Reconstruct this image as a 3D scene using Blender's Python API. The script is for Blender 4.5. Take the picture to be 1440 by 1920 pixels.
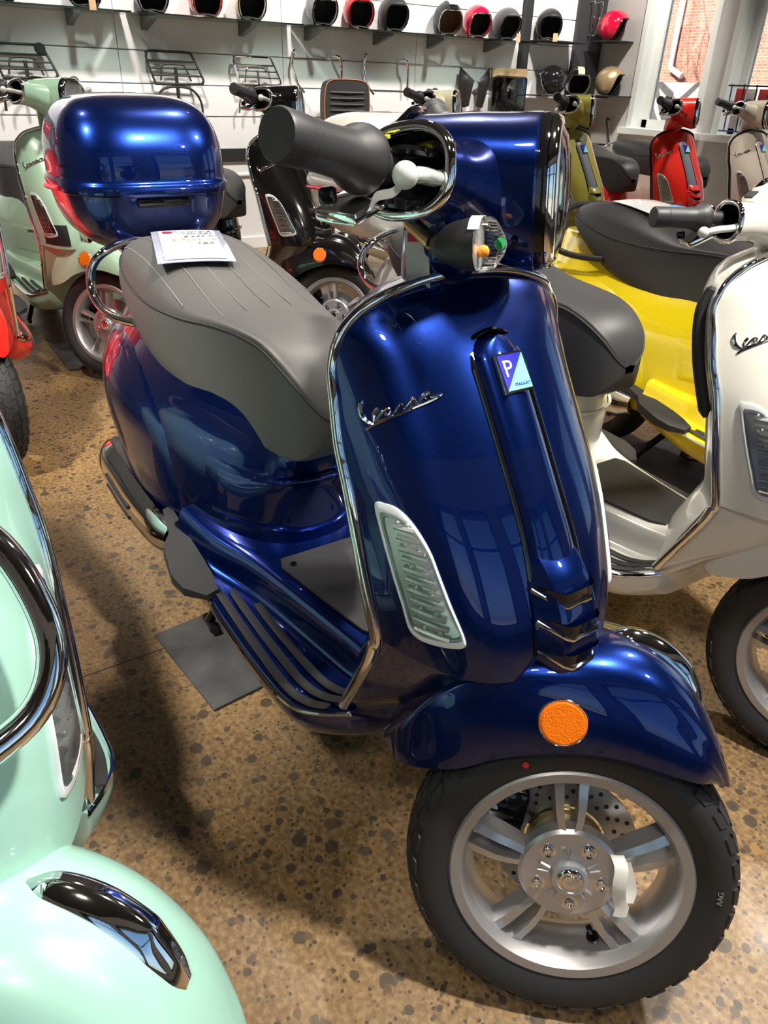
import bpy, bmesh, math, random
from mathutils import Vector, Matrix

for o in list(bpy.data.objects):
    bpy.data.objects.remove(o)
SC = bpy.context.scene
COL = SC.collection
rnd = random.Random(7)
R = math.radians

# ------------------------------------------------------------------ camera
def look(yaw, pitch, roll):
    f = Vector((math.cos(pitch)*math.cos(yaw), math.cos(pitch)*math.sin(yaw), -math.sin(pitch)))
    r = f.cross(Vector((0, 0, 1))).normalized()
    u = r.cross(f)
    c, s = math.cos(roll), math.sin(roll)
    return c*r + s*u, -s*r + c*u, f
cr_, cu_, cf_ = look(R(146.012), R(30.753), R(2.065))
cam = bpy.data.cameras.new('camera')
cam.sensor_fit = 'AUTO'
cam.sensor_width = 36
cam.lens = 1353.2*36/1920
cam.clip_start = 0.02
camo = bpy.data.objects.new('camera', cam)
COL.objects.link(camo)
m = Matrix((cr_, cu_, -cf_)).transposed().to_4x4()
m.translation = Vector((1.7188, -.5943, 1.1858))
camo.matrix_world = m
SC.camera = camo

# ------------------------------------------------------------------ world, light, exposure
SC.view_settings.view_transform = 'Standard'
SC.view_settings.look = 'None'
SC.view_settings.gamma = 1
SC.view_settings.use_curve_mapping = False
SC.view_settings.exposure = 0.25
W = bpy.data.worlds.new('world')
SC.world = W
W.use_nodes = True
nt = W.node_tree
bg = nt.nodes['Background']
sky = nt.nodes.new('ShaderNodeTexSky')
sky.sky_type = 'HOSEK_WILKIE'
sky.sun_direction = Vector((0.04, -.80, 0.60)).normalized()
sky.turbidity = 3
nt.links.new(sky.outputs[0], bg.inputs[0])
bg.inputs[1].default_value = 4.5

def sun_lamp():
    l = bpy.data.lights.new('sun', 'SUN')
    l.energy = 14.0
    l.angle = R(.6)
    l.color = (1, .93, .82)
    o = bpy.data.objects.new('sun', l)
    o.rotation_euler = Vector((-.04, .80, -.60)).to_track_quat('-Z', 'Y').to_euler()
    COL.objects.link(o)
sun_lamp()

def spot_lamp(x, y, power, size=.09, z=3.02, aim=None, col=(1, .94, .86), cone=78):
    l = bpy.data.lights.new('ceiling_spot', 'SPOT')
    l.energy = power
    l.color = col
    l.spot_size = R(cone)
    l.spot_blend = .5
    l.shadow_soft_size = size
    o = bpy.data.objects.new('ceiling_spot', l)
    o.location = (x, y, z)
    if aim:
        o.rotation_euler = (Vector(aim)-Vector((x, y, z))).to_track_quat('-Z', 'Y').to_euler()
    COL.objects.link(o)
for (x, y, p, a, *c) in [
        (1.75, .65, 420, (.95, -.15, .4)),      # over the front of the blue scooter
        (1.75, -1.15, 55, (1.05, -.1, .9), 40),
        (0.3, -1.7, 480, (-.3, -.62, .0), 46),
        (-.5, .9, 150, (-.35, .2, .7)),
        (2.6, -1.3, 70, (1.2, -.7, .2), 44),
        (1.2, 2.4, 220, (.5, 1.4, .4)),
        (-1.0, -.9, 150, (-1.7, -.3, .3)),
        (-1.2, 1.5, 150, (-1.6, 1.0, .4)),
        (-1.2, 3.3, 150, (-1.8, 3.2, .4)),
        (-1.2, 5.0, 120, (-2.0, 4.6, .5)),
        (2.9, 1.9, 60, (1.4, .9, .3)),
        (-2.5, -.6, 250, (-3.9, -.5, 1.2)),
        (-2.5, .8, 250, (-3.9, .9, 1.2)),
        (-2.5, 2.2, 250, (-3.9, 2.3, 1.2)),
        (-2.5, 3.7, 250, (-3.9, 3.9, 1.2)),
        (-2.5, 4.7, 200, (-3.8, 5.0, 1.2))]:
    spot_lamp(x, y, p, aim=a, cone=c[0] if c else 78)

# ------------------------------------------------------------------ materials
MATS = {}
def nodes(name):
    mt = bpy.data.materials.new(name)
    mt.use_nodes = True
    return mt, mt.node_tree, mt.node_tree.nodes['Principled BSDF']
def setp(b, **k):
    names = dict(color='Base Color', rough='Roughness', metal='Metallic', coat='Coat Weight', coatr='Coat Roughness',
                 trans='Transmission Weight', ior='IOR', alpha='Alpha', emit='Emission Color', es='Emission Strength', spec='Specular IOR Level')
    for n, v in k.items():
        if n in ('color', 'emit') and len(v) == 3:
            v = (*v, 1)
        b.inputs[names[n]].default_value = v
def mat(name, bump=None, var=None, **k):
    if name in MATS:
        return MATS[name]
    mt, t, b = nodes(name)
    setp(b, **k)
    tc = t.nodes.new('ShaderNodeTexCoord')
    if bump:
        sc, st, dist = bump
        n = t.nodes.new('ShaderNodeTexNoise'); n.inputs['Scale'].default_value = sc; n.inputs['Detail'].default_value = 4
        bp = t.nodes.new('ShaderNodeBump'); bp.inputs['Strength'].default_value = st; bp.inputs['Distance'].default_value = dist
        t.links.new(tc.outputs['Object'], n.inputs['Vector']); t.links.new(n.outputs[0], bp.inputs['Height'])
        t.links.new(bp.outputs[0], b.inputs['Normal'])
    if var:
        sc, amt = var
        n = t.nodes.new('ShaderNodeTexNoise'); n.inputs['Scale'].default_value = sc; n.inputs['Detail'].default_value = 5
        rp = t.nodes.new('ShaderNodeValToRGB')
        c = k['color']
        rp.color_ramp.elements[0].position = .3; rp.color_ramp.elements[1].position = .7
        rp.color_ramp.elements[0].color = (*[x*(1-amt) for x in c], 1)
        rp.color_ramp.elements[1].color = (*[min(1, x*(1+amt)) for x in c], 1)
        t.links.new(tc.outputs['Object'], n.inputs['Vector']); t.links.new(n.outputs[0], rp.inputs[0])
        t.links.new(rp.outputs[0], b.inputs['Base Color'])
    MATS[name] = mt
    return mt
def flake_paint(name, c0, c1, metal=.88, rough=.27):
    """metallic car paint: tiny bright flakes under a clear coat"""
    mt, t, b = nodes(name)
    setp(b, metal=metal, rough=rough, coat=1.0, coatr=.015)
    tc = t.nodes.new('ShaderNodeTexCoord')
    v = t.nodes.new('ShaderNodeTexVoronoi'); v.inputs['Scale'].default_value = 2200
    t.links.new(tc.outputs['Object'], v.inputs['Vector'])
    sp = t.nodes.new('ShaderNodeSeparateColor'); t.links.new(v.outputs['Color'], sp.inputs[0])
    rp = t.nodes.new('ShaderNodeValToRGB')
    rp.color_ramp.elements[0].color = (*c0, 1); rp.color_ramp.elements[1].color = (*c1, 1)
    rp.color_ramp.elements[0].position = .35; rp.color_ramp.elements[1].position = .95
    t.links.new(sp.outputs[0], rp.inputs[0]); t.links.new(rp.outputs[0], b.inputs['Base Color'])
    MATS[name] = mt
    return mt
flake_paint('blue metallic paint', (.0011, .010, .088), (.002, .029, .22))
def solid(name, c, rough=.3):
    return mat(name, color=c, rough=rough, coat=1.0, coatr=.02)
solid('mint paint', (.31, .54, .45)); solid('sage mint paint', (.42, .64, .46)); solid('ivory paint', (.76, .74, .65))
solid('yellow paint', (.86, .66, .004)); solid('olive paint', (.36, .32, .055)); solid('red paint', (.78, .018, .008))
solid('beige paint', (.62, .54, .44)); solid('black paint', (.006, .005, .005), .15); solid('cream paint', (.74, .71, .50))
mat('chrome', color=(.86, .86, .87), metal=1.0, rough=.05)
mat('brushed steel', color=(.55, .54, .52), metal=1.0, rough=.32, bump=(220, .08, .001))
mat('silver rim paint', color=(.55, .55, .56), metal=.75, rough=.3, bump=(900, .08, .0005))
mat('machined lip', color=(.46, .45, .45), metal=.8, rough=.42)
mat('black plastic', color=(.017, .017, .018), rough=.42, bump=(700, .12, .0004))
mat('gloss black', color=(.006, .006, .007), rough=.08)
mat('black rubber', color=(.022, .022, .023), rough=.55, bump=(400, .15, .0006))
mat('dusty mat rubber', color=(.05, .05, .05), rough=.7, var=(9, .5))
mat('tyre rubber', color=(.014, .014, .0145), rough=.62, bump=(160, .15, .0008))
mat('grip rubber', color=(.022, .022, .024), rough=.48, bump=(1400, .12, .0003))
mat('graphite seat vinyl', color=(.085, .083, .08), rough=.5, bump=(900, .22, .0004))
mat('dark seat vinyl', color=(.035, .035, .037), rough=.45, bump=(900, .2, .0004))
mat('seam thread', color=(.03, .03, .032), rough=.7)
mat('pale seam thread', color=(.19, .185, .18), rough=.7)

mat('frosted lens rim', color=(.62, .65, .66), rough=.12, coat=1.0)
mat('reflector silver', color=(.85, .85, .82), metal=.6, rough=.25)
mat('signal silver', color=(.85, .85, .82), metal=.45, rough=.2)
mat('amber reflector', color=(.86, .17, .002), rough=.3, spec=.25, bump=(420, .9, .002))
mat('amber bulb', color=(1, .35, .03), rough=.2)
mat('green sticker', color=(.03, .5, .12), rough=.4)
mat('white tape', color=(.72, .71, .64), rough=.6)
mat('white paper', color=(.78, .79, .77), rough=.5, coat=.5)
mat('clear sleeve', color=(.42, .45, .55), rough=.12, coat=1.0)
mat('blue paper', color=(.15, .5, .85), rough=.5)
mat('ink', color=(.02, .03, .06), rough=.6)
mat('orange ink', color=(.75, .22, .03), rough=.6)
mat('red print', color=(.6, .01, .03), rough=.4)
mat('faded print', color=(.2, .2, .19), rough=.6)
mat('label white', color=(.62, .62, .6), rough=.35)
mat('brass', color=(.75, .6, .28), metal=1.0, rough=.25)
mat('badge blue', color=(.012, .012, .42), rough=.15, coat=1)
mat('badge aqua', color=(.22, .78, .74), rough=.15, coat=1)
mat('badge silver', color=(.55, .53, .5), metal=.6, rough=.3)
mat('grey tie paint', color=(.16, .17, .19), rough=.45)
mat('pearl plastic', color=(.62, .66, .62), rough=.18, coat=1.0)
mat('pale plastic', color=(.75, .7, .68), rough=.4)
mat('yellow tag', color=(.8, .75, .01), rough=.5)
mat('red dot paint', color=(.7, .03, .02), rough=.5)

mat('engine dark', color=(.03, .028, .026), rough=.5, var=(12, .4))

def thin_clear(name, tint, ior=1.5):
    mt, t, b = nodes(name)
    t.nodes.remove(b)
    tr = t.nodes.new('ShaderNodeBsdfTransparent'); tr.inputs[0].default_value = (*tint, 1)
    gl = t.nodes.new('ShaderNodeBsdfGlossy'); gl.inputs['Roughness'].default_value = .03
    fr = t.nodes.new('ShaderNodeFresnel'); fr.inputs[0].default_value = ior
    mx = t.nodes.new('ShaderNodeMixShader')
    t.links.new(fr.outputs[0], mx.inputs[0]); t.links.new(tr.outputs[0], mx.inputs[1]); t.links.new(gl.outputs[0], mx.inputs[2])
    t.links.new(mx.outputs[0], t.nodes['Material Output'].inputs[0])
    MATS[name] = mt
thin_clear('clear lens', (.96, .97, .97))
thin_clear('glass shelf green', (.84, .95, .92))
thin_clear('clear bag film', (.80, .82, .86), 1.7)

# ------------------------------------------------------------------ mesh helpers
def link(name, mesh, material=None, parent=None):
    o = bpy.data.objects.new(name, mesh)
    COL.objects.link(o)
    if material is not None:
        if len(mesh.materials) == 0:
            mesh.materials.append(None)
        o.material_slots[0].link = 'OBJECT'
        o.material_slots[0].material = MATS[material] if isinstance(material, str) else material
    if parent is not None:
        o.parent = parent
    return o
def tomesh(name, vf, smooth=True, thick=0, auto=None):
    v, f = vf
    me = bpy.data.meshes.new(name)
    me.from_pydata([tuple(p) for p in v], [], f)
    bm = bmesh.new(); bm.from_mesh(me)
    bmesh.ops.remove_doubles(bm, verts=bm.verts, dist=1e-5)
    bmesh.ops.recalc_face_normals(bm, faces=bm.faces)
    if thick:
        bmesh.ops.solidify(bm, geom=bm.faces[:], thickness=thick)
        bmesh.ops.recalc_face_normals(bm, faces=bm.faces)
    bm.to_mesh(me); bm.free()
    if smooth:
        me.polygons.foreach_set('use_smooth', [True]*len(me.polygons))
        me.set_sharp_from_angle(angle=R(auto if auto else 42))
    return me
def join(*vfs):
    V, Fc = [], []
    for v, f in vfs:
        n = len(V); V += [Vector(p) for p in v]; Fc += [tuple(i+n for i in q) for q in f]
    return V, Fc
def xf(vf, M):
    return [M @ Vector(p) for p in vf[0]], vf[1]
def mirror_y(vf):
    return [Vector((p[0], -p[1], p[2])) for p in vf[0]], [tuple(reversed(q)) for q in vf[1]]
def loft(rings, closed=True, caps=(True, True)):
    n = len(rings[0]); V = [Vector(p) for r in rings for p in r]; Fc = []
    for i in range(len(rings)-1):
        for j in range(n if closed else n-1):
            k = (j+1) % n
            Fc.append((i*n+j, i*n+k, (i+1)*n+k, (i+1)*n+j))
    if closed and caps[0]: Fc.append(tuple(range(n-1, -1, -1)))
    if closed and caps[1]: Fc.append(tuple((len(rings)-1)*n+j for j in range(n)))
    return V, Fc
def cat(pts, n, closed=False):
    """Catmull-Rom resample of a list of vectors to n samples"""
    P = [Vector(p) for p in pts]; m_ = len(P); out = []
    segs = m_ if closed else m_-1
    for k in range(n):
        t = k*segs/(n if closed else n-1); i = min(int(t), segs-1); s = t-i
        if closed:
            a, b, c, d = P[(i-1) % m_], P[i % m_], P[(i+1) % m_], P[(i+2) % m_]
        else:
            b, c = P[i], P[i+1]
            a = P[i-1] if i > 0 else b*2-c
            d = P[i+2] if i+2 < m_ else c*2-b
        out.append(.5*((2*b)+(c-a)*s+(2*a-5*b+4*c-d)*s*s+(3*b-a-3*c+d)*s**3))
    return out
def surf(grid, nu, nv, closed_v=False):
    """smooth surface through a control grid (rows u, columns v)"""
    rows = [cat(r, nv, closed_v) for r in grid]
    cols = [cat([r[j] for r in rows], nu) for j in range(nv)]
    return loft([[cols[j][i] for j in range(nv)] for i in range(nu)], closed=closed_v, caps=(False, False))
def tube(path, r, n=10, closed=False, flat=1.0, caps=True, up=None):
    P = [Vector(p) for p in path]; m_ = len(P); rings = []
    nrm = None
    for i in range(m_):
        if closed: t = (P[(i+1) % m_]-P[i-1])
        else: t = P[min(i+1, m_-1)]-P[max(i-1, 0)]
        t.normalize()
        if up is not None:
            nrm = Vector(up)
        elif nrm is None:
            nrm = Vector((0, 0, 1)) if abs(t.z) < .9 else Vector((1, 0, 0))
        nrm = (nrm-t*nrm.dot(t)).normalized()
        b = t.cross(nrm)
        rr = r[i] if isinstance(r, (list, tuple)) else r
        rings.append([P[i]+rr*(flat*math.cos(a)*nrm+math.sin(a)*b) for a in [2*math.pi*k/n for k in range(n)]])
    if closed:
        rings.append(rings[0]); return loft(rings, True, (False, False))
    return loft(rings, True, (caps, caps))
def lathe(prof, n=32, axis='y', caps=False):
    """prof: (radius, height) pairs"""
    rings = []
    for r, h in prof:
        ring = []
        for k in range(n):
            a = 2*math.pi*k/n; c, s = r*math.cos(a), r*math.sin(a)
            ring.append({'y': (c, h, s), 'z': (c, s, h), 'x': (h, c, s)}[axis])
        rings.append(ring)
    return loft(rings, True, (caps, caps))
def box(c, s, bev=0, rot=None):
    bm = bmesh.new(); bmesh.ops.create_cube(bm, size=1)
    for v in bm.verts: v.co = Vector((v.co.x*s[0], v.co.y*s[1], v.co.z*s[2]))
    if bev: bmesh.ops.bevel(bm, geom=bm.edges[:], offset=bev, segments=2, affect='EDGES', profile=.5)
    bm.verts.index_update()
    V = [v.co.copy() for v in bm.verts]; Fc = [tuple(v.index for v in f.verts) for f in bm.faces]
    bm.free()
    M = Matrix.Translation(Vector(c)) @ (rot.to_4x4() if rot else Matrix.Identity(4))
    return [M @ p for p in V], Fc
def prism(poly, h0, h1, fn):
    """polygon (list of 2D) extruded between h0 and h1, fn(a, b, h) -> 3D"""
    n = len(poly)
    V = [fn(a, b, h0) for a, b in poly]+[fn(a, b, h1) for a, b in poly]
    Fc = [tuple(range(n-1, -1, -1)), tuple(range(n, 2*n))]+[(i, (i+1) % n, n+(i+1) % n, n+i) for i in range(n)]
    return V, Fc
def sphere(c, r, n=16, m_=10, sc=(1, 1, 1)):
    rings = [[(c[0]+r*sc[0]*math.sin(math.pi*i/m_)*math.cos(2*math.pi*k/n), c[1]+r*sc[1]*math.sin(math.pi*i/m_)*math.sin(2*math.pi*k/n),
               c[2]+r*sc[2]*math.cos(math.pi*i/m_)) for k in range(n)] for i in range(m_+1)]
    return loft(rings, True, (False, False))
def text_mesh(name, body, size, extrude=.0004, shear=0):
    cu = bpy.data.curves.new(name, 'FONT'); cu.body = body; cu.size = size; cu.extrude = extrude; cu.shear = shear
    cu.align_x = 'CENTER'; cu.align_y = 'CENTER'; cu.resolution_u = 3
    o = bpy.data.objects.new(name, cu)
    me = bpy.data.meshes.new_from_object(o)
    bpy.data.objects.remove(o); bpy.data.curves.remove(cu)
    me.materials.clear()
    return me
def lerp1(tab, t):
    """smooth cubic table lookup"""
    n = len(tab)
    if t <= tab[0][0]: return tab[0][1]
    if t >= tab[-1][0]: return tab[-1][1]
    i = 0
    while t > tab[i+1][0]: i += 1
    def sl(k):
        if k <= 0: return (tab[1][1]-tab[0][1])/(tab[1][0]-tab[0][0])
        if k >= n-1: return (tab[-1][1]-tab[-2][1])/(tab[-1][0]-tab[-2][0])
        return (tab[k+1][1]-tab[k-1][1])/(tab[k+1][0]-tab[k-1][0])
    h = tab[i+1][0]-tab[i][0]; s = (t-tab[i][0])/h
    a, b = tab[i][1], tab[i+1][1]
    return (2*s**3-3*s*s+1)*a+(s**3-2*s*s+s)*sl(i)*h+(-2*s**3+3*s*s)*b+(s**3-s*s)*sl(i+1)*h
def tag(o, label, cat_, group=None, kind=None):
    o['label'] = label; o['category'] = cat_
    if group: o['group'] = group
    if kind: o['kind'] = kind
    return o
def struct(name, vf, material, parent=None, smooth=False):
    o = link(name, tomesh(name, vf, smooth), material, parent)
    if parent is None: o['kind'] = 'structure'
    return o
def empty(name, loc=(0, 0, 0), rz=0):
    o = bpy.data.objects.new(name, None); o.empty_display_size = .1
    o.location = loc; o.rotation_euler = (0, 0, rz); COL.objects.link(o)
    return o

# ------------------------------------------------------------------ room materials
def floor_material():
    mt, t, b = nodes('polished aggregate concrete')
    setp(b, rough=.3, spec=.32)
    tc = t.nodes.new('ShaderNodeTexCoord')
    L = t.links.new
    def noise(sc, det=4):
        n = t.nodes.new('ShaderNodeTexNoise'); n.inputs['Scale'].default_value = sc; n.inputs['Detail'].default_value = det
        L(tc.outputs['Object'], n.inputs['Vector']); return n
    def ramp(src, stops):
        r = t.nodes.new('ShaderNodeValToRGB')
        while len(r.color_ramp.elements) < len(stops): r.color_ramp.elements.new(.5)
        for e, (p, c) in zip(r.color_ramp.elements, stops):
            e.position = p; e.color = (*c, 1)
        L(src, r.inputs[0]); return r
    def mix(fac, a, bb):
        mx = t.nodes.new('ShaderNodeMix'); mx.data_type = 'RGBA'
        if isinstance(fac, float): mx.inputs[0].default_value = fac
        else: L(fac, mx.inputs[0])
        L(a, mx.inputs[6]); L(bb, mx.inputs[7]); return mx.outputs[2]
    base = ramp(noise(2.2, 6).outputs[0], [(.3, (.16, .085, .025)), (.5, (.24, .135, .047)), (.7, (.31, .195, .085))])
    fine = ramp(noise(95, 3).outputs[0], [(.32, (.095, .054, .02)), (.5, (.235, .145, .06)), (.68, (.43, .30, .15))])
    col = mix(.55, base.outputs[0], fine.outputs[0])
    # warp
    wv = noise(38, 2)
    vm = t.nodes.new('ShaderNodeVectorMath'); vm.operation = 'MULTIPLY_ADD'
    vm.inputs[1].default_value = (.010, .010, 0); L(wv.outputs['Color'], vm.inputs[0]); L(tc.outputs['Object'], vm.inputs[2])
    for sc, thr, dens in ((24, .30, .34), (46, .32, .42), (105, .32, .45)):
        v = t.nodes.new('ShaderNodeTexVoronoi'); v.inputs['Scale'].default_value = sc
        L(vm.outputs[0], v.inputs['Vector'])
        st = ramp(v.outputs['Distance'], [(thr, (1, 1, 1)), (thr+.05, (0, 0, 0))])
        sp = t.nodes.new('ShaderNodeSeparateColor'); L(v.outputs['Color'], sp.inputs[0])
        keep = t.nodes.new('ShaderNodeMath'); keep.operation = 'LESS_THAN'; keep.inputs[1].default_value = dens; L(sp.outputs[0], keep.inputs[0])
        fac = t.nodes.new('ShaderNodeMath'); fac.operation = 'MULTIPLY'; L(st.outputs[0], fac.inputs[0]); L(keep.outputs[0], fac.inputs[1])
        f2 = t.nodes.new('ShaderNodeMath'); f2.operation = 'MULTIPLY'; f2.inputs[1].default_value = .85; L(fac.outputs[0], f2.inputs[0])
        pc = ramp(sp.outputs[1], [(0, (.022, .019, .014)), (.4, (.045, .036, .024)), (.66, (.085, .065, .042)), (.85, (.14, .07, .03)), (1, (.34, .18, .055))])
        col = mix(f2.outputs[0], col, pc.outputs[0])
    # large stains
    stn = ramp(noise(.9, 5).outputs[0], [(.42, (0, 0, 0)), (.62, (1, 1, 1))])
    grey = t.nodes.new('ShaderNodeRGB'); grey.outputs[0].default_value = (.12, .10, .08, 1)
    sf = t.nodes.new('ShaderNodeMath'); sf.operation = 'MULTIPLY'; sf.inputs[1].default_value = .35; L(stn.outputs[0], sf.inputs[0])
    col = mix(sf.outputs[0], col, grey.outputs[0])
    L(col, b.inputs['Base Color'])
    rr = ramp(noise(7, 5).outputs[0], [(.3, (.26, .26, .26)), (.7, (.48, .48, .48))]); L(rr.outputs[0], b.inputs['Roughness'])
    bp = t.nodes.new('ShaderNodeBump'); bp.inputs['Strength'].default_value = .12; bp.inputs['Distance'].default_value = .001
    L(noise(260, 3).outputs[0], bp.inputs['Height']); L(bp.outputs[0], b.inputs['Normal'])
    MATS['floor'] = mt
floor_material()
mat('white panel', color=(.74, .74, .75), rough=.35, var=(3, .03))
mat('wall groove', color=(.34, .35, .36), rough=.4)
mat('white wall', color=(.70, .70, .70), rough=.7, bump=(60, .06, .002))
mat('grey wall', color=(.56, .55, .53), rough=.75, bump=(60, .06, .002))
mat('window paint', color=(.80, .83, .80), rough=.45)
mat('dark ceiling', color=(.10, .10, .105), rough=.8)
mat('matt black', color=(.012, .012, .013), rough=.6)
mat('charcoal board', color=(.035, .037, .042), rough=.5)
mat('bracket grey', color=(.16, .16, .165), rough=.4, metal=.6)
mat('aluminium', color=(.8, .8, .8), rough=.25, metal=1.0)
def pane_material():
    mt, t, b = nodes('window pane glass')
    t.nodes.remove(b)
    out = t.nodes['Material Output']
    tr = t.nodes.new('ShaderNodeBsdfTransparent'); tr.inputs[0].default_value = (.93, .97, .96, 1)
    gl = t.nodes.new('ShaderNodeBsdfGlossy'); gl.inputs['Roughness'].default_value = .02
    fr = t.nodes.new('ShaderNodeFresnel'); fr.inputs[0].default_value = 1.45
    mx = t.nodes.new('ShaderNodeMixShader')
    t.links.new(fr.outputs[0], mx.inputs[0]); t.links.new(tr.outputs[0], mx.inputs[1]); t.links.new(gl.outputs[0], mx.inputs[2])
    t.links.new(mx.outputs[0], out.inputs[0])
    MATS['pane'] = mt
pane_material()
def brick_material():
    mt, t, b = nodes('red brick'); setp(b, rough=.85)
    tc = t.nodes.new('ShaderNodeTexCoord'); mp = t.nodes.new('ShaderNodeMapping')
    mp.inputs['Rotation'].default_value = (R(90), 0, 0); mp.inputs['Scale'].default_value = (4.5, 4.5, 4.5)
    br = t.nodes.new('ShaderNodeTexBrick')
    br.inputs['Color1'].default_value = (.30, .10, .075, 1); br.inputs['Color2'].default_value = (.38, .16, .11, 1); br.inputs['Mortar'].default_value = (.42, .36, .32, 1)
    br.inputs['Mortar Size'].default_value = .014; br.inputs['Scale'].default_value = 1
    t.links.new(tc.outputs['Object'], mp.inputs[0]); t.links.new(mp.outputs[0], br.inputs[0]); t.links.new(br.outputs[0], b.inputs['Base Color'])
    MATS['brick'] = mt
brick_material()
mat('outdoor ground', color=(.33, .30, .26), rough=.9, var=(2, .3))
mat('pale block wall', color=(.45, .38, .36), rough=.9, var=(6, .2))
mat('roof grey', color=(.30, .30, .32), rough=.8)
mat('bark', color=(.30, .24, .19), rough=.9, var=(20, .3))
mat('raw timber', color=(.52, .32, .15), rough=.7, var=(9, .3))

# ------------------------------------------------------------------ room shell
XB, YW, YL, XF, ZC = -3.98, 5.5, -4.6, 4.6, 3.25
def quadbox(x0, x1, y0, y1, z0, z1, bev=0):
    return box(((x0+x1)/2, (y0+y1)/2, (z0+z1)/2), (abs(x1-x0), abs(y1-y0), abs(z1-z0)), bev)
struct('floor', quadbox(XB-.3, XF+.3, YL-.3, YW+.3, -.2, 0), 'floor')
struct('ceiling', quadbox(XB-.3, XF+.3, YL-.3, YW+.3, ZC, ZC+.2), 'dark ceiling')
wb = struct('wall_back', quadbox(XB-.25, XB-.014, YL-.3, YW+.3, 0, ZC), 'wall groove')
struct('wall_left', quadbox(XB-.25, XF+.3, YL-.25, YL, 0, ZC), 'white wall')
# slatwall boards: each one its own piece, grooves between them
zs = [.718, .932, 1.127, 1.32, 1.52, 1.72, 1.92, 2.12, 2.32, 2.52, 2.72, 2.92, 3.12]
ys = [-4.58, -3.8, -2.6, -1.4, -.2, 1.0, 2.2, 3.4, 4.5]
bm_cache = {}
def board(y0, y1, z0, z1, parent, x1=XB):
    key = (round(y1-y0, 3), round(z1-z0, 3))
    if key not in bm_cache:
        bm_cache[key] = tomesh('wall_board', box((0, 0, 0), (.014, y1-y0-.004, z1-z0-.007), .002), False)
    o = link('wall_board', bm_cache[key], 'white panel', parent)
    o.location = (x1-.007, (y0+y1)/2, (z0+z1)/2)
for i in range(len(ys)-1):
    for k in range(len(zs)-1):
        board(ys[i], ys[i+1], zs[k], zs[k+1], wb)
for k in range(len(zs)-1):
    board(4.58, 5.16, zs[k], zs[k+1], wb)
link('black_band', tomesh('black_band', quadbox(XB-.014, XB+.02, YL, 5.16, .635, .712), False), 'matt black', wb)
link('lower_panel', tomesh('lower_panel', quadbox(XB-.014, XB+.004, YL, YW, 0, .633), False), 'white wall', wb)
link('rail', tomesh('rail', quadbox(XB, XB+.02, YL, 5.16, .535, .55, .003), False), 'white panel', wb)
struct('baseboard_back', quadbox(XB, XB+.02, YL, 5.16, 0, .088, .003), 'white panel')
for z in (1.127, 1.32):
    for y0, y1 in ((2.25, 2.72), (3.2, 4.45)) if z == 1.32 else ((3.0, 3.35),):
        link('groove_insert', tomesh('groove_insert', quadbox(XB-.012, XB+.003, y0, y1, z-.006, z+.006), False), 'aluminium', wb)
struct('trim_1', quadbox(XB-.01, XB+.05, 4.50, 4.58, .7, ZC), 'matt black')
struct('trim_2', quadbox(XB-.01, XB+.04, 5.15, 5.49, .0, ZC), 'charcoal board')

# window wall, with real openings
wins = [(-3.48, -2.71, .876, 2.75), (-2.56, -1.55, .876, 2.75), (-.9, .5, .5, 2.75), (.9, 2.3, .5, 2.75), (2.7, 4.1, .5, 2.75)]
parts = []
x0 = XB-.25
for a, b_, z0, z1 in wins:
    parts += [quadbox(x0, a, YW, YW+.28, 0, ZC), quadbox(a, b_, YW, YW+.28, 0, z0), quadbox(a, b_, YW, YW+.28, z1, ZC)]
    x0 = b_
parts.append(quadbox(x0, XF+.3, YW, YW+.28, 0, ZC))
struct('wall_window', join(*parts), 'grey wall')
for n, (a, b_, z0, z1) in enumerate(wins, 1):
    fr = []
    for xa, xb in ((a, a+.06), (b_-.06, b_)):
        fr.append(quadbox(xa, xb, YW-.02, YW+.24, z0, z1, .004))
    fr += [quadbox(a, b_, YW-.02, YW+.24, z1-.06, z1, .004)]
    wo = struct('window_%d' % n, join(*fr), 'window paint')
    sash = []
    for xa, xb in ((a+.06, a+.125), (b_-.125, b_-.06)):
        sash.append(quadbox(xa, xb, YW+.12, YW+.18, z0+.02, z1-.06, .004))
    sash += [quadbox(a+.06, b_-.06, YW+.12, YW+.18, z0+.02, z0+.09, .004), quadbox(a+.06, b_-.06, YW+.12, YW+.18, z1-.13, z1-.06, .004)]
    link('sash', tomesh('sash', join(*sash), False), 'window paint', wo)
    link('pane', tomesh('pane', quadbox(a+.12, b_-.12, YW+.146, YW+.154, z0+.085, z1-.125), False), 'pane', wo)
    link('sill', tomesh('sill', quadbox(a-.05, b_+.05, YW-.07, YW+.26, z0-.035, z0+.02, .004), False), 'window paint', wo)
# shop front behind the photographer: glazed openings
fro = [(-3.6, -1.6), (-1.2, .8), (1.4, 3.4)]
parts = []; y0 = YL-.25
for a, b_ in fro:
    parts += [quadbox(XF, XF+.25, y0, a, 0, ZC), quadbox(XF, XF+.25, a, b_, 0, .35), quadbox(XF, XF+.25, a, b_, 2.7, ZC)]
    y0 = b_
parts.append(quadbox(XF, XF+.25, y0, YW+.3, 0, ZC))
struct('wall_front', join(*parts), 'white wall')
for n, (a, b_) in enumerate(fro, len(wins)+1):
    wo = struct('window_%d' % n, join(quadbox(XF-.02, XF+.2, a, a+.07, .35, 2.7), quadbox(XF-.02, XF+.2, b_-.07, b_, .35, 2.7),
                                      quadbox(XF-.02, XF+.2, a, b_, .35, .42), quadbox(XF-.02, XF+.2, a, b_, 2.63, 2.7),
                                      quadbox(XF, XF+.1, a, b_, 1.9, 1.95)), 'matt black')
    link('pane', tomesh('pane', quadbox(XF+.10, XF+.108, a+.05, b_-.05, .40, 2.65), False), 'pane', wo)

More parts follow.
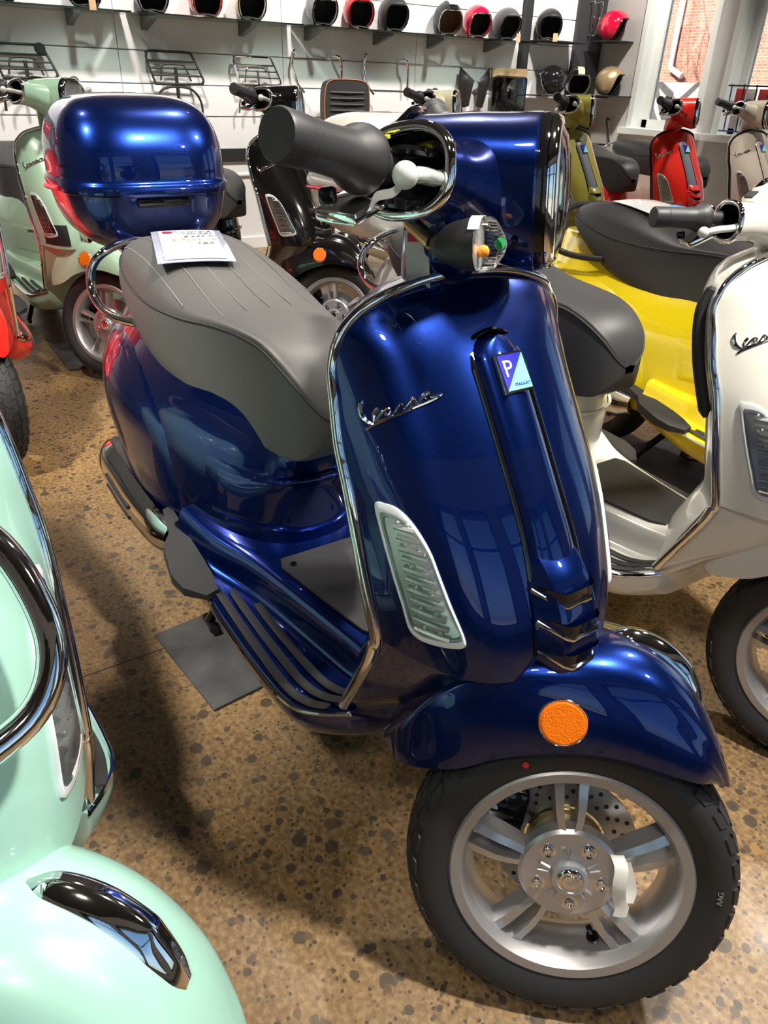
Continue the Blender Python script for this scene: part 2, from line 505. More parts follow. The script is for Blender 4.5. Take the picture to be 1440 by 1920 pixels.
# ------------------------------------------------------------------ outdoors
tag(struct('street_ground', quadbox(-40, 40, -40, 40, -.5, -.25), 'outdoor ground'), 'bare ground outside the windows', 'ground')
bd = empty('brick_building', (-9.6, 15, -.25))
tag(bd, 'red brick building seen through the windows, white downpipe on it', 'building')
link('wall', tomesh('wall', quadbox(-7, 9, 0, 3, 0, 5.2), False), 'brick', bd)
link('roof', tomesh('roof', quadbox(-7.3, 9.3, -.3, 3.4, 5.2, 5.5, .02), False), 'roof grey', bd)
link('downpipe', tomesh('downpipe', tube([(-1.0, -.08, 5.1), (-1.0, -.08, 2.2), (-.97, -.1, 1.9), (-.6, -.14, 1.75)], .06, 10)), 'white panel', bd)
for wx in (2.2, 5.4):
    w = link('window', tomesh('window', quadbox(wx, wx+1.2, -.06, .02, 2.2, 3.8), False), 'window paint', bd)
    link('pane', tomesh('pane', quadbox(wx+.1, wx+1.1, -.08, -.05, 2.3, 3.7), False), 'gloss black', w)
gw = struct('garden_wall', quadbox(-16, -4.0, 12.2, 12.5, -.3, 1.35, .02), 'pale block wall')
del gw['kind']; tag(gw, 'low pale block wall in front of the brick building', 'wall')
def bare_tree(x, y, h, seed, label):
    rr = random.Random(seed); segs = []
    def grow(p, d, l, r, n):
        pts = [p]; q = p
        for i in range(4):
            d2 = (d+Vector((rr.uniform(-.18, .18), rr.uniform(-.18, .18), rr.uniform(-.05, .16)))).normalized()
            q = q+d2*l/4; pts.append(q); d = d2
        segs.append(tube(pts, [r*(1-.14*i) for i in range(5)], 6 if n > 2 else 4))
        if n == 0: return
        for k in range(3 if n > 1 else 4):
            b = pts[rr.choice((2, 3, 4))]
            grow(b, (d+Vector((rr.uniform(-.9, .9), rr.uniform(-.9, .9), rr.uniform(-.1, .6)))).normalized(), l*rr.uniform(.55, .78), r*.45, n-1)
    trunk_pts = [Vector((0, 0, 0)), Vector((.05, 0, h*.2)), Vector((0, .05, h*.4))]
    e = empty('bare_tree', (x, y, -.25))
    link('trunk', tomesh('trunk', tube(trunk_pts, [.16, .13, .1], 10)), 'bark', e)
    for k in range(5):
        grow(Vector((0, .05, h*(.25+.04*k))), Vector((rr.uniform(-1, 1), rr.uniform(-.6, .6), rr.uniform(.5, 1.1))).normalized(), h*.32, .06, 4)
    link('branches', tomesh('branches', join(*segs)), 'bark', e)
    tag(e, label, 'tree')
bare_tree(-8.2, 10.6, 6.2, 3, 'bare leafless tree in front of the brick building, left window')
bare_tree(-2.0, 9.4, 5.0, 11, 'bare leafless tree outside the right-hand window')
def post(x, y, w, h, label):
    o = link('timber_post', tomesh('timber_post', box((0, 0, h/2-.25), (w, w, h), .02)), 'raw timber'); o.location = (x, y, 0)
    tag(o, label, 'post')
post(-3.15, 6.6, .12, 3.2, 'slim timber post outside at the edge of the left window')
post(-2.12, 6.35, .16, 4.2, 'thick timber post outside the right-hand window')

# ------------------------------------------------------------------ the scooter (x forward, y to its left, z up; origin on the floor under the rear axle)
SW = [(.542, .178), (.633, .186), (.743, .193), (.80, .193), (.85, .189), (.888, .185), (.92, .177), (.941, .163), (.960, .138), (.973, .10), (.981, .055), (.985, .02)]
SE = [(.542, 1.094), (.633, 1.073), (.743, 1.046), (.80, 1.02), (.888, .987), (.94, .989), (.96, .995), (.985, .996)]
SX = [(.48, 1.252), (.545, 1.262), (.605, 1.252), (.655, 1.232), (.712, 1.203), (.803, 1.142), (.87, 1.095), (.915, 1.062), (.955, 1.027), (.985, 1.0)]
def shield_x(y, z):
    w = lerp1(SW, z); u = min(1.0, abs(y)/w); xe = lerp1(SE, z); xc = lerp1(SX, z)
    p = 4.0+.8*max(0, min(1, (.8-z)/.2))
    return xc-(xc-xe)*(.2*u*u+.8*u**p)
EDGE = [(1.008, .178, .342), (1.04, .178, .41), (1.075, .178, .484), (1.094, .178, .542), (1.073, .186, .633), (1.046, .193, .743), (1.02, .193, .80), (1.003, .190, .85),
        (.987, .185, .888), (.987, .177, .92), (.989, .163, .941), (.997, .139, .962), (1.001, .1, .976), (1.003, .055, .985), (1.004, 0, .989)]
PROTO = []
def part(name, vf, material, grp='b', parent=None, lod=0, smooth=True, thick=0, opt=None, auto=None, label=None, kind=None):
    me = vf if isinstance(vf, bpy.types.Mesh) else tomesh(name, vf, smooth, thick, auto)
    PROTO.append(dict(name=name, mesh=me, mat=material, grp=grp, parent=parent, lod=lod, opt=opt, label=label, kind=kind))
    return len(PROTO)-1
both = (-1, 1)

def build_shield():
    zs_ = [.542+.0145*i for i in range(24)]+[.888+.01*i for i in range(1, 4)]+[.928, .936, .943, .949, .955, .960, .9645, .969, .973, .9765, .979, .981, .983, .985]
    rows = []
    for z in zs_:
        w = lerp1(SW, z)
        us = [math.sin(math.pi/2*(k/22)) for k in range(-22, 23)]
        rows.append([(shield_x(w*u*.9999, z), w*u, z) for u in us])
    sh = part('leg_shield', loft(rows, False), 'paint', auto=60)
    # edge trim all the way round
    e = EDGE[:3]+[(1.089, .178, .525), (1.094, .178, .545)]+EDGE[4:]
    half = []
    for a, b in zip(e[:-1], e[1:]): half.append(a)
    p = [(x, -y, z) for x, y, z in half]+[e[-1]]+[(x, y, z) for x, y, z in reversed(half)]
    pp = cat(p, 150)
    part('shield_trim', tube(pp, [.0062+.0034*max(0, min(1, (.93-v.z)/.3)) for v in pp], 12), 'trim')
    # front lower panel running under to the floor
    def row(xc, zc, xe, ye, ze, n=24):
        out = []
        for k in range(-n, n+1):
            u = k/n; a = abs(u)
            out.append((xc-(xc-xe)*(.2*a*a+.8*a**4), ye*u, zc+(ze-zc)*a**3))
        return out
    g = [row(1.254, .544, 1.090, .175, .544), row(1.240, .512, 1.080, .174, .508), row(1.19, .46, 1.04, .177, .41), row(1.10, .385, 1.006, .177, .342), row(1.02, .30, .955, .172, .275), row(.93, .25, .90, .16, .24)]
    part('lower_panel', surf(g, 24, 49), 'paint', auto=70)
    # inner side of the shield, towards the rider
    rows = []
    for z in [.33+.02*i for i in range(30)]+[.93, .945, .96, .972, .98, .984]:
        if z < .542:
            t = (z-.342)/.2; xe = 1.008+.086*max(0, t) if t > 0 else 1.008; w = .174
        else:
            xe = lerp1(SE, z); w = lerp1(SW, z)*.985
        rows.append([(xe-.010-.085*(1-abs(u)**3)*min(1, max(0, (z-.30)/.12))*min(1, (.995-z)/.06+.35), w*u, z) for u in [k/14 for k in range(-14, 15)]])
    part('inner_shield', loft(rows, False), 'paint', thick=.003, auto=60)
    # black knee strip edge
    # centre tie
    zz = [.60+.0125*i for i in range(25)]+[.906, .911, .916, .920, .923, .925]
    rows = []
    for z in zz:
        h = .036+.006*max(0, (.75-z)/.15)
        if z > .90: h *= math.sqrt(max(.02, 1-((z-.90)/.0252)**2))
        r_ = []
        for k in range(-12, 13):
            v = k/12
            r_.append((shield_x(h*v, z)+.014*(1-abs(v)**5)-.003+.006*(1-v*v), h*v, z))
        rows.append(r_)
    part('centre_tie', loft(rows, False), 'tie', auto=60)
    gp = []
    for s in both:
        q = [(shield_x(.045, z)+.001, s*(.0385+.006*max(0, (.75-z)/.15)), z) for z in [.575+.02*i for i in range(17)]]
        gp.append(q)
    top = [(shield_x(0, .925)+.002, s_, z_) for s_, z_ in ((-.034, .912), (-.024, .922), (0, .928), (.024, .922), (.034, .912))]
    part('tie_groove', tube(cat(gp[0]+top+list(reversed(gp[1])), 90), .0032, 8), 'gloss black', lod=1)
    # horn cover with three barred slots
    X = [(.545, .018), (.56, .030), (.60, .036), (.64, .036), (.665, .032), (.685, .022), (.70, .008)]
    rings = []
    def hexa(z, d, g=1.0):
        x0 = shield_x(.045, z)-.012; x1 = shield_x(0, z)+d
        return [(x0, -.047*g, z), (x1-.034, -.047*g, z), (x1-.004, -.030*g, z), (x1, -.022*g, z), (x1, .022*g, z), (x1-.004, .030*g, z), (x1-.034, .047*g, z), (x0, .047*g, z)]
    for z, d in X: rings.append(hexa(z, d))
    hc = part('horn_cover', loft(rings), 'paint', auto=25)
    for z in (.655, .618, .578):
        d = lerp1(X, z); x1 = shield_x(0, z)+d
        o_ = hexa(z, d+.001)
        a = [o_[1], o_[2], o_[3], o_[4], o_[5], o_[6]]
        sl = loft([[(p_[0]+.0012, p_[1]*.9, p_[2]+.012) for p_ in a], [(p_[0]+.0012, p_[1]*.9, p_[2]-.006) for p_ in a]], False)
        part('horn_slot', sl, 'gloss black', parent=hc, lod=1)
        pth = [(x1-.036, -.044, z+.004), (x1-.004, -.026, z-.006), (x1+.002, -.020, z-.008), (x1+.002, .020, z-.008), (x1-.004, .026, z-.006), (x1-.036, .044, z+.004)]
        part('horn_bar', tube(pth, .0038, 8), 'chrome', parent=hc)
    # emblem
    bz, bx = .888, shield_x(0, .888)+.021
    n = Vector((.78, 0, .63)).normalized(); yv = Vector((0, 1, 0)); up = n.cross(yv)
    def bp(a, b, h): return Vector((bx, .004, bz))+yv*a+up*b+n*h
    hw, hh = .0195, .0225
    q = [(-hw, -hh), (hw, -hh), (hw, hh), (-hw, hh)]
    em = part('emblem', prism([(a*1.12, b*1.12) for a, b in q], -.010, .001, bp), 'chrome', lod=1, auto=20)
    part('emblem_field', prism([(-hw, hh), (hw, hh), (-hw, -hh)], .001, .0018, bp), 'badge blue', parent=em, lod=1, smooth=False)
    part('emblem_field', prism([(hw, hh), (hw, -hh), (-hw, -hh)], .001, .0018, bp), 'badge aqua', parent=em, lod=1, smooth=False)
    t = text_mesh('emblem_letter', 'P', .030)
    M = Matrix((yv, up, n)).transposed().to_4x4(); M.translation = bp(-.009, .004, .0022)
    t.transform(M); part('emblem_letter', t, 'badge silver', parent=em, lod=2)
    t = text_mesh('emblem_word', 'PIAGGIO', .0062)
    M = Matrix((yv, up, n)).transposed().to_4x4(); M.translation = bp(.006, -.0165, .0020)
    t.transform(M); part('emblem_word', t, 'badge blue', parent=em, lod=2)
    # turn signals let into the shield
    OUT = [(.177, .741), (.171, .746), (.162, .744), (.153, .73), (.145, .705), (.141, .68), (.135, .643), (.127, .604), (.128, .595), (.134, .590), (.150, .584), (.158, .584), (.163, .594), (.167, .626), (.171, .66), (.175, .701)]
    c = Vector((.152, .66)); oc = [v.to_2d() for v in cat([(a, b, 0) for a, b in OUT], 64, True)]
    for s in both:
        def ring(f, off):
            r_ = []
            for q_ in oc:
                y, z = c.x+(q_.x-c.x)*f, c.y+(q_.y-c.y)*f
                e_ = .004; dx = (shield_x(y+e_, z)-shield_x(y-e_, z))/(2*e_)
                nn = Vector((1, -dx, .45)).normalized()
                r_.append(Vector((shield_x(y, z), y, z))+nn*off)
            return [(p_.x, s*p_.y, p_.z) for p_ in r_]
        ts = part('turn_signal', loft([ring(1.03, -.002), ring(1.03, .003), ring(.97, .005), ring(.86, .004), ring(.84, .001)], True, (False, False)), 'frosted lens rim')
        part('signal_reflector', loft([ring(.86, .0012), ring(.6, .0002), ring(.3, .0002), ring(.02, .0002)], True, (False, True)), 'reflector silver', parent=ts)
        cells = []
        for k_ in range(11):
            z = .598+.0128*k_
            ya = .139+.011*(z-.6)/.13+.004*max(0, (z-.69)/.03); yb = .1605+.008*(z-.6)/.13
            q_ = [(shield_x(y, z)+.0025, s*y, z) for y in (ya, (2*ya+yb)/3, (ya+2*yb)/3, yb)]
            cells.append(tube(q_, .0036 if k_ % 2 else .0052, 8))
            if k_ % 2 == 0:
                for y in (ya*.7+yb*.3, ya*.25+yb*.75): cells.append(sphere((shield_x(y, z+.005)+.003, s*y, z+.006), .0044, 8, 6))
        part('signal_cells', join(*cells), 'signal silver', parent=ts, lod=1, auto=30)
        part('signal_lens', loft([ring(.97, .004), ring(.7, .0068), ring(.4, .0082), ring(.02, .0086)], True, (False, True)), 'clear lens', parent=ts)
    # script on the right half of the shield
    def let(X_, Y_):
        # letter sheet -> (y, z) on the shield
        a = (X_-235)/1030.; b = (760-Y_)/490.
        return -.172+.055*a+.007*b+.015*a*a+.004*a*b, .827+.02*a+.04*b-.011*a*a-.004*a*b
    strokes = [([(200, 350), (165, 440), (190, 560), (260, 640), (340, 685)], [.0012, .0036, .0034, .0022, .0014]),
               ([(405, 462), (350, 540), (338, 655)], [.0026, .0026, .0012]),
               ([(235, 755), (330, 695), (600, 575), (850, 470), (1150, 345), (1268, 268)], .0018),
               ([(355, 650), (470, 500), (540, 462), (572, 495), (540, 555), (498, 540), (522, 508)], .0017),
               ([(395, 640), (515, 598)], .0016),
               ([(590, 560), (690, 412), (738, 470), (700, 535), (610, 555)], .0018),
               ([(745, 470), (820, 372), (890, 332), (928, 380), (900, 432), (848, 432)], .0018), ([(860, 372), (830, 505)], .0018),
               ([(945, 385), (1010, 292), (1070, 242), (1105, 280), (1062, 332), (1035, 300), (1065, 270)], .0018), ([(1140, 225), (1118, 312), (1200, 292), (1266, 268)], .0016)]
    vfs = []
    for st, r_ in strokes:
        pts = []
        for X_, Y_ in st:
            y, z = let(X_, Y_); pts.append((shield_x(y, z)+.0022, y, z))
        k = max(10, 5*len(pts)); pp = cat(pts, k)
        rad = [lerp1([(i/(len(r_)-1), v) for i, v in enumerate(r_)], j/(k-1)) for j in range(k)] if isinstance(r_, list) else r_
        vfs.append(tube(pp, rad, 6))
    part('script_badge', join(*vfs), 'chrome', lod=0)

def build_floor():
    st = [(.40, .405, .215, .235, .345), (.50, .385, .19, .242, .325), (.60, .37, .15, .244, .305), (.72, .365, .125, .244, .30), (.85, .365, .105, .241, .30), (.93, .368, .095, .232, .305), (.98, .372, .085, .205, .318), (1.02, .38, .075, .172, .335)]
    g = []
    for x, zt, yr, yo, zf in st:
        h = [(yr*.5, zt), (yr*.93, zt-.001), (yr+.008, zt-.010), (yr+.020, zf+.012), (yr+.034, zf+.001), ((yr+.034+yo)/2, zf), (yo-.010, zf), (yo-.001, zf-.006), (yo, zf-.02), (yo-.008, zf-.05), (yo-.05, zf-.08), (0, zf-.085)]
        row = [(x, y, z) for y, z in reversed(h)]+[(x, 0, zt)]+[(x, -y, z) for y, z in h]
        g.append(row)
    fb = surf(g, 40, 110)
    part('footboard', (fb[0], fb[1]+[tuple(39*110+j for j in range(110))]), 'paint', auto=60)
    zf_ = [(x, z) for x, _, _, _, z in st]
    for s in both:
        for a, b, c, d in ((.575, .223, .222, .199), (.60, .198, .195, .172), (.66, .171, .166, .147)):
            p = cat([(a, s*b, lerp1(zf_, a)+.003), (.75, s*b, lerp1(zf_, .75)+.003), (.89, s*c, lerp1(zf_, .89)+.003), (.95, s*(c*.6+d*.4), lerp1(zf_, .95)+.006), (.995, s*d, lerp1(zf_, .995)+.012)], 26)
            part('foot_strip', tube(p, [.0065]+[.0085]*24+[.006], 10, flat=.3, up=(0, 0, 1)), 'black rubber', lod=1)
        p = cat([(x, s*(yo+.0005), zf-.007) for x, _, _, yo, zf in st[1:]], 40)
        part('floor_edge_trim', tube(p, .0042, 8), 'chrome', lod=1)
        # passenger foot rest
        fr = [[(.325, .222, .372), (.325, .240, .366), (.325, .240, .350), (.325, .222, .350)], [(.40, .222, .362), (.40, .252, .352), (.40, .253, .332), (.40, .222, .332)],
              [(.43, .222, .356), (.43, .276, .344), (.43, .278, .318), (.43, .222, .322)], [(.52, .222, .344), (.52, .292, .332), (.52, .292, .308), (.52, .222, .310)],
              [(.565, .222, .334), (.565, .284, .324), (.565, .283, .304), (.565, .222, .305)], [(.60, .225, .322), (.60, .25, .316), (.60, .25, .304), (.60, .225, .304)]]
        vf = loft(fr)
        if s < 0: vf = mirror_y(vf)
        fp = part('foot_rest', vf, 'matt black', auto=30)
        part('screw', xf(lathe([(.009, 0), (.009, .004), (.005, .004), (.005, .001), (.0, .001)], 14, 'z'), Matrix.Translation((.395, s*.228, .3615))), 'gloss black', parent=fp, lod=2)
    # rubber mat on the tunnel
    poly = [(.635, -.105), (.66, -.115), (.90, -.078), (.93, -.06), (.93, .06), (.90, .078), (.66, .115), (.635, .105)]
    fm = part('tunnel_mat', prism(poly, 0, .005, lambda a, b, h: (a, b, .3675+h+.0*(a-.6))), 'black rubber', lod=1, auto=20)
    for x, y in ((.665, -.092), (.665, .092), (.905, -.05), (.905, .05)):
        part('screw', xf(lathe([(.0065, 0), (.0065, .003), (.003, .003), (.003, 0), (0, 0)], 12, 'z'), Matrix.Translation((x, y, .3725))), 'gloss black', parent=fm, lod=2)
    # centre stand
    for s in both:
        part('stand_leg', join(tube([(.42, s*.07, .22), (.36, s*.14, .11), (.33, s*.165, .03)], .012, 8), tube([(.30, s*.165, .0205), (.345, s*.165, .0205), (.37, s*.17, .028)], .011, 8)), 'gloss black')

BF = [(.27, .60), (.32, .60), (.43, .605), (.50, .61), (.56, .605), (.60, .59), (.65, .56), (.69, .53), (.74, .48)]
BR = [(.27, -.06), (.32, -.15), (.43, -.25), (.50, -.29), (.56, -.32), (.62, -.345), (.66, -.345), (.70, -.335), (.74, -.30)]
BW = [(.27, .19), (.32, .226), (.38, .235), (.45, .238), (.52, .237), (.57, .224), (.62, .196), (.65, .168), (.69, .135), (.74, .10)]
BM = [(.27, .25), (.36, .18), (.50, .07), (.62, .02), (.74, -.02)]
def body_pt(t, z, off=0.0):
    """t: 0 front centre .. pi rear centre (right side negative t)"""
    def raw(t_, z_):
        s = -1 if t_ < 0 else 1; a = abs(t_)
        xm, xf_, xr, w = lerp1(BM, z_), lerp1(BF, z_), lerp1(BR, z_), lerp1(BW, z_)
        c = math.cos(a); h = w*math.sin(a)**(.92 if a > math.pi/2 else .85) if 0 < a < math.pi else 0
        return Vector((xm+(xf_-xm)*c if c > 0 else xm+(xm-xr)*c, s*h, z_))
    p = raw(t, z)
    if off:
        e = .01
        n = (raw(t+e, z)-raw(t-e, z)).cross(raw(t, z+e)-raw(t, z-e))
        if n.length > 0:
            n.normalize()
            p = p+n*off
    return p
def build_body():
    zs_ = [.27+.0134*i for i in range(36)]
    rings = [[body_pt(-math.pi+2*math.pi*k/72, z) for k in range(72)] for z in zs_]
    part('rear_body', loft(rings), 'paint', auto=60)
    for s in both:
        rows = []
        t0, t1, z0, z1 = R(58), R(172), .285, .655
        N, M_ = 30, 22
        for j in range(M_+1):
            b = j/M_; row = []
            for i in range(N+1):
                a = i/N
                # rounded outline in (t, z)
                zz = z0+(z1-z0)*b
                ins = R(26)*abs(2*b-1)**3
                tt = (t0+ins*(.6 if b < .5 else 1.2))*(1-a)+(t1-ins)*a
                d = min(a, 1-a)*4.5; e = min(b, 1-b)*4.5
                off = .020*min(1, d)**.5*min(1, e)**.5-.005
                row.append(body_pt(s*tt, zz, off))
            rows.append(row)
        part('side_cowl', loft(rows, False), 'paint', auto=60)
    # service door under the seat nose
    rows = []
    for j in range(15):
        b = j/14; row = []
        for i in range(29):
            a = i/28; tt = R(-46)+R(92)*a; zz = .405+.125*b-.012*math.cos(2*math.pi*(a-.5))
            off = .004*min(1, min(a, 1-a)*14)**.5*min(1, min(b, 1-b)*9)**.5-.001
            row.append(body_pt(tt, zz, off))
        rows.append(row)
    dr = part('service_door', loft(rows, False), 'paint', auto=50, lod=1)
    part('door_lip', tube([body_pt(R(t), .508+.012, .009) for t in range(-26, 27, 4)], .004, 8), 'paint', parent=dr, lod=1)
    # seat
    st = [(-.215, .02, .812, .805, .795), (-.20, .075, .830, .808, .785), (-.16, .12, .845, .808, .772), (-.08, .152, .857, .795, .74), (.02, .165, .862, .777, .69), (.12, .168, .855, .768, .655), (.22, .163, .838, .768, .635),
          (.32, .148, .815, .772, .615), (.40, .125, .802, .778, .60), (.48, .105, .797, .780, .588), (.56, .092, .790, .775, .580), (.62, .083, .775, .755, .580), (.665, .068, .745, .725, .590), (.69, .045, .705, .69, .62), (.70, .015, .67, .665, .65)]
    g = []
    for x, w, zt, zs2, zb in st:
        h = [(.55*w, zt-.003), (.88*w, zs2+.55*(zt-zs2)), (w, zs2), (1.045*w, zs2*.55+zb*.45), (1.02*w, zb+.014), (.88*w, zb)]
        g.append([(x, 0, zt)]+[(x, -y, z) for y, z in h]+[(x, 0, zb)]+[(x, y, z) for y, z in reversed(h)])
    seat = part('seat', surf(g, 70, 64, True), 'seat', auto=60)
    for s in both:
        p = cat([(x, s*(w+.0015), zs2+.001) for x, w, zt, zs2, zb in st[1:]], 80)
        part('seat_piping', tube(p, .0022, 6), 'seam thread', parent=seat, lod=1)
    wt = [(x, w) for x, w, *_ in st]; zt_ = [(x, z) for x, _, z, _, _ in st]; zs_t = [(x, z) for x, _, _, z, _ in st]
    for y0 in (-.125, -.085, -.042, 0, .042, .085, .125):
        p = []
        for i in range(40):
            x = -.15+.56*i/39
            y = y0*(1+.25*(x+.15))
            w = lerp1(wt, x)
            if abs(y) > .93*w: continue
            zt, zs2 = lerp1(zt_, x), lerp1(zs_t, x); r_ = abs(y)/w
            z = zt-.003*(r_/.55)**2 if r_ < .55 else (zt-.003)+(zs2+.55*(zt-zs2)-zt+.003)*((r_-.55)/.33)**1.35
            p.append((x, y, z+.0008))
        if len(p) > 5: part('seat_stitching', tube(p, .0011, 5), 'pale seam thread', parent=seat, lod=2)
    # grab rail
    h = [(.06, .17, .70), (-.02, .192, .694), (-.10, .201, .694), (-.155, .204, .706), (-.190, .203, .735), (-.195, .193, .772), (-.185, .172, .802), (-.20, .13, .818), (-.222, .07, .826)]
    part('grab_rail', tube(cat([(x, -y, z) for x, y, z in h]+[(-.228, 0, .828)]+[(x, y, z) for x, y, z in reversed(h)], 60), .0105, 12), 'rail')
    # tail light and plate
    part('tail_light', sphere((-.335, 0, .60), .04, 16, 10, (.6, 1.6, 1.1)), 'red print', lod=0)
    # rear wheel, engine, exhaust
    tyre('rear_', 'b', Matrix.Translation((0, .0, .236)))
    part('engine_case', join(box((.10, .10, .25), (.42, .12, .15), .03), lathe_at((.0, .16, .24), .10, .05)), 'engine dark', auto=30)
    mf = part('muffler', tube([(.33, -.215, .275), (.27, -.222, .285), (.12, -.226, .30), (-.02, -.226, .315), (-.10, -.222, .322), (-.125, -.220, .324)], [.028, .048, .056, .056, .046, .022], 20), 'engine dark')
    sh = []
    for j in range(9):
        a = R(-64+16*j)
        sh.append([(x, -.222-.066*math.cos(a)*(k_), .302+zo+.074*math.sin(a)*k_) for x, k_, zo in [(.37, .55, .01), (.31, .85, .004), (.18, 1, 0), (.06, 1, .004), (-.06, .95, .012), (-.11, .6, .018)]])
    ms = part('heat_shield', surf(sh, 20, 24), 'chrome', parent=mf, thick=.003)
    for zo in (.022, -.012):
        part('shield_slot', tube([(.20, -.2855, .303+zo*.8), (.10, -.2862, .304+zo*.8), (.02, -.2855, .307+zo*.8)], .0055, 8), 'matt black', parent=mf, lod=1)

def lathe_at(c, r, h):
    return xf(lathe([(0, -h), (r*.9, -h), (r, -h*.8), (r, h*.8), (r*.9, h), (0, h)], 24), Matrix.Translation(c))
TP = [(.160, -.040), (.172, -.046), (.186, -.0535), (.200, -.056), (.212, -.053), (.220, -.045), (.2265, -.032), (.2300, -.016), (.2312, 0)]
def tyre(pre, grp, M):
    prof = TP+[(r, -y) for r, y in reversed(TP[:-1])]
    ty = part(pre+'tyre', xf(lathe(prof, 96), M), 'tyre rubber', grp)
    # tread: raised blocks either side of the crown
    blocks = []
    half = [(-y, r) for r, y in TP[4:]]; half.sort()
    rad = lambda y: lerp1(half, abs(y))
    NB = 34
    for k in range(NB):
        for s in both:
            a0 = 2*math.pi*(k+(.5 if s > 0 else 0))/NB
            for (ya, yb, sa, wa) in ((.004, .020, 0.0, .105), (.023, .038, .085, .12), (.040, .0515, .12, .10)):
                top, bot = [], []
                pts = [(ya, a0+sa), (yb, a0+sa+.045), (yb, a0+sa+.045+wa), ((ya+yb)/2, a0+sa+wa+.045), (ya, a0+sa+wa)]
                for y, a in pts:
                    for lst, dr_ in ((top, .0027), (bot, -.002)):
                        r_ = rad(y)+dr_
                        lst.append((r_*math.cos(a), s*(y+(dr_*.6 if y > .035 else 0)), r_*math.sin(a)))
                n = 5
                blocks.append((bot+top, [tuple(range(n, 2*n)) if s > 0 else tuple(range(2*n-1, n-1, -1))]+[(i, (i+1) % n, n+(i+1) % n, n+i) for i in range(n)]))
    part('tread', xf(join(*blocks), M), 'tyre rubber', grp, parent=ty, smooth=False, lod=1, kind='stuff')
    lip = [(.146, -.030), (.150, -.043), (.1525, -.0465), (.166, -.0475), (.1695, -.044), (.168, -.038)]
    rim = part(pre+'rim', xf(join(lathe([(.168, -.038), (.150, -.03), (.143, -.01), (.141, .02), (.150, .035), (.168, .044)], 72), lathe([(.146, -.030), (.140, -.012), (.137, .018), (.146, .036)], 72)), M), 'silver rim paint', grp)
    part('rim_lip', xf(lathe(lip, 96), M), 'machined lip', grp, parent=rim)
    part('rim_lip', xf(lathe([(r, -y) for r, y in lip], 96), M), 'machined lip', grp, parent=rim)
    for k in range(5):
        a = R(103+72*k)
        for s in both:
            d = R(8.5)*s
            def pt(r, da, y): return (r*math.cos(a+da), y, r*math.sin(a+da))
            secs = []
            for r, da, w, y0, y1 in ((.055, d*1.0, .0085, -.034, -.012), (.085, d*1.05, .0085, -.036, -.008), (.105, d*.98, .0095, -.036, -.006), (.125, d*.86, .0105, -.033, -.004), (.147, d*.80, .0115, -.028, -.002)):
                hw = w/r
                i_, o_ = (da-hw*.6*s, da+hw*.6*s)
                secs.append([pt(r, i_, y0), pt(r, o_, y0+.003), pt(r, o_+hw*.5*s, y1), pt(r, i_, y1)])
            part('spoke', xf(loft(secs), M), 'silver rim paint', grp, parent=rim, auto=25)
    hub = part(pre+'hub', xf(lathe([(.0, -.046), (.016, -.046), (.020, -.050), (.0245, -.049), (.027, -.038), (.05, -.0365), (.066, -.037), (.071, -.033), (.073, -.018), (.06, .0), (.05, .03), (.0, .03)], 60), M), 'silver rim paint', grp, auto=30)
    part('hub_cap', xf(lathe([(.0, -.0535), (.0105, -.0535), (.0115, -.052), (.0155, -.0525), (.019, -.050), (.021, -.042)], 40), M), 'chrome', grp, parent=hub)
    for k in range(5):
        a = R(70+72*k)
        b = Matrix.Translation((.047*math.cos(a), -.037, .047*math.sin(a)))
        part('bolt', xf(lathe([(.0, -.0035), (.003, -.0035), (.003, -.006), (.0065, -.0065), (.0072, -.005), (.0072, -.001), (.0115, -.0005), (.0115, .004)], 16), M @ b), 'chrome', grp, parent=hub, lod=1, auto=25)
        a2 = a+R(36)
        for da in (-8, 8):
            part('hub_rib', xf(tube([(.029*math.cos(a2+R(da*.7)), -.0385, .029*math.sin(a2+R(da*.7))), (.044*math.cos(a2+R(da)), -.0375, .044*math.sin(a2+R(da)))], .0028, 6), M), 'silver rim paint', grp, parent=hub, lod=2)
    va = R(-59)
    part('valve', xf(join(tube([(.139*math.cos(va), -.006, .139*math.sin(va)), (.112*math.cos(va), -.014, .112*math.sin(va))], .0045, 8), tube([(.140*math.cos(va), -.006, .140*math.sin(va)), (.132*math.cos(va), -.009, .132*math.sin(va))], .009, 10)), M), 'gloss black', grp, parent=rim, lod=1)
    return ty

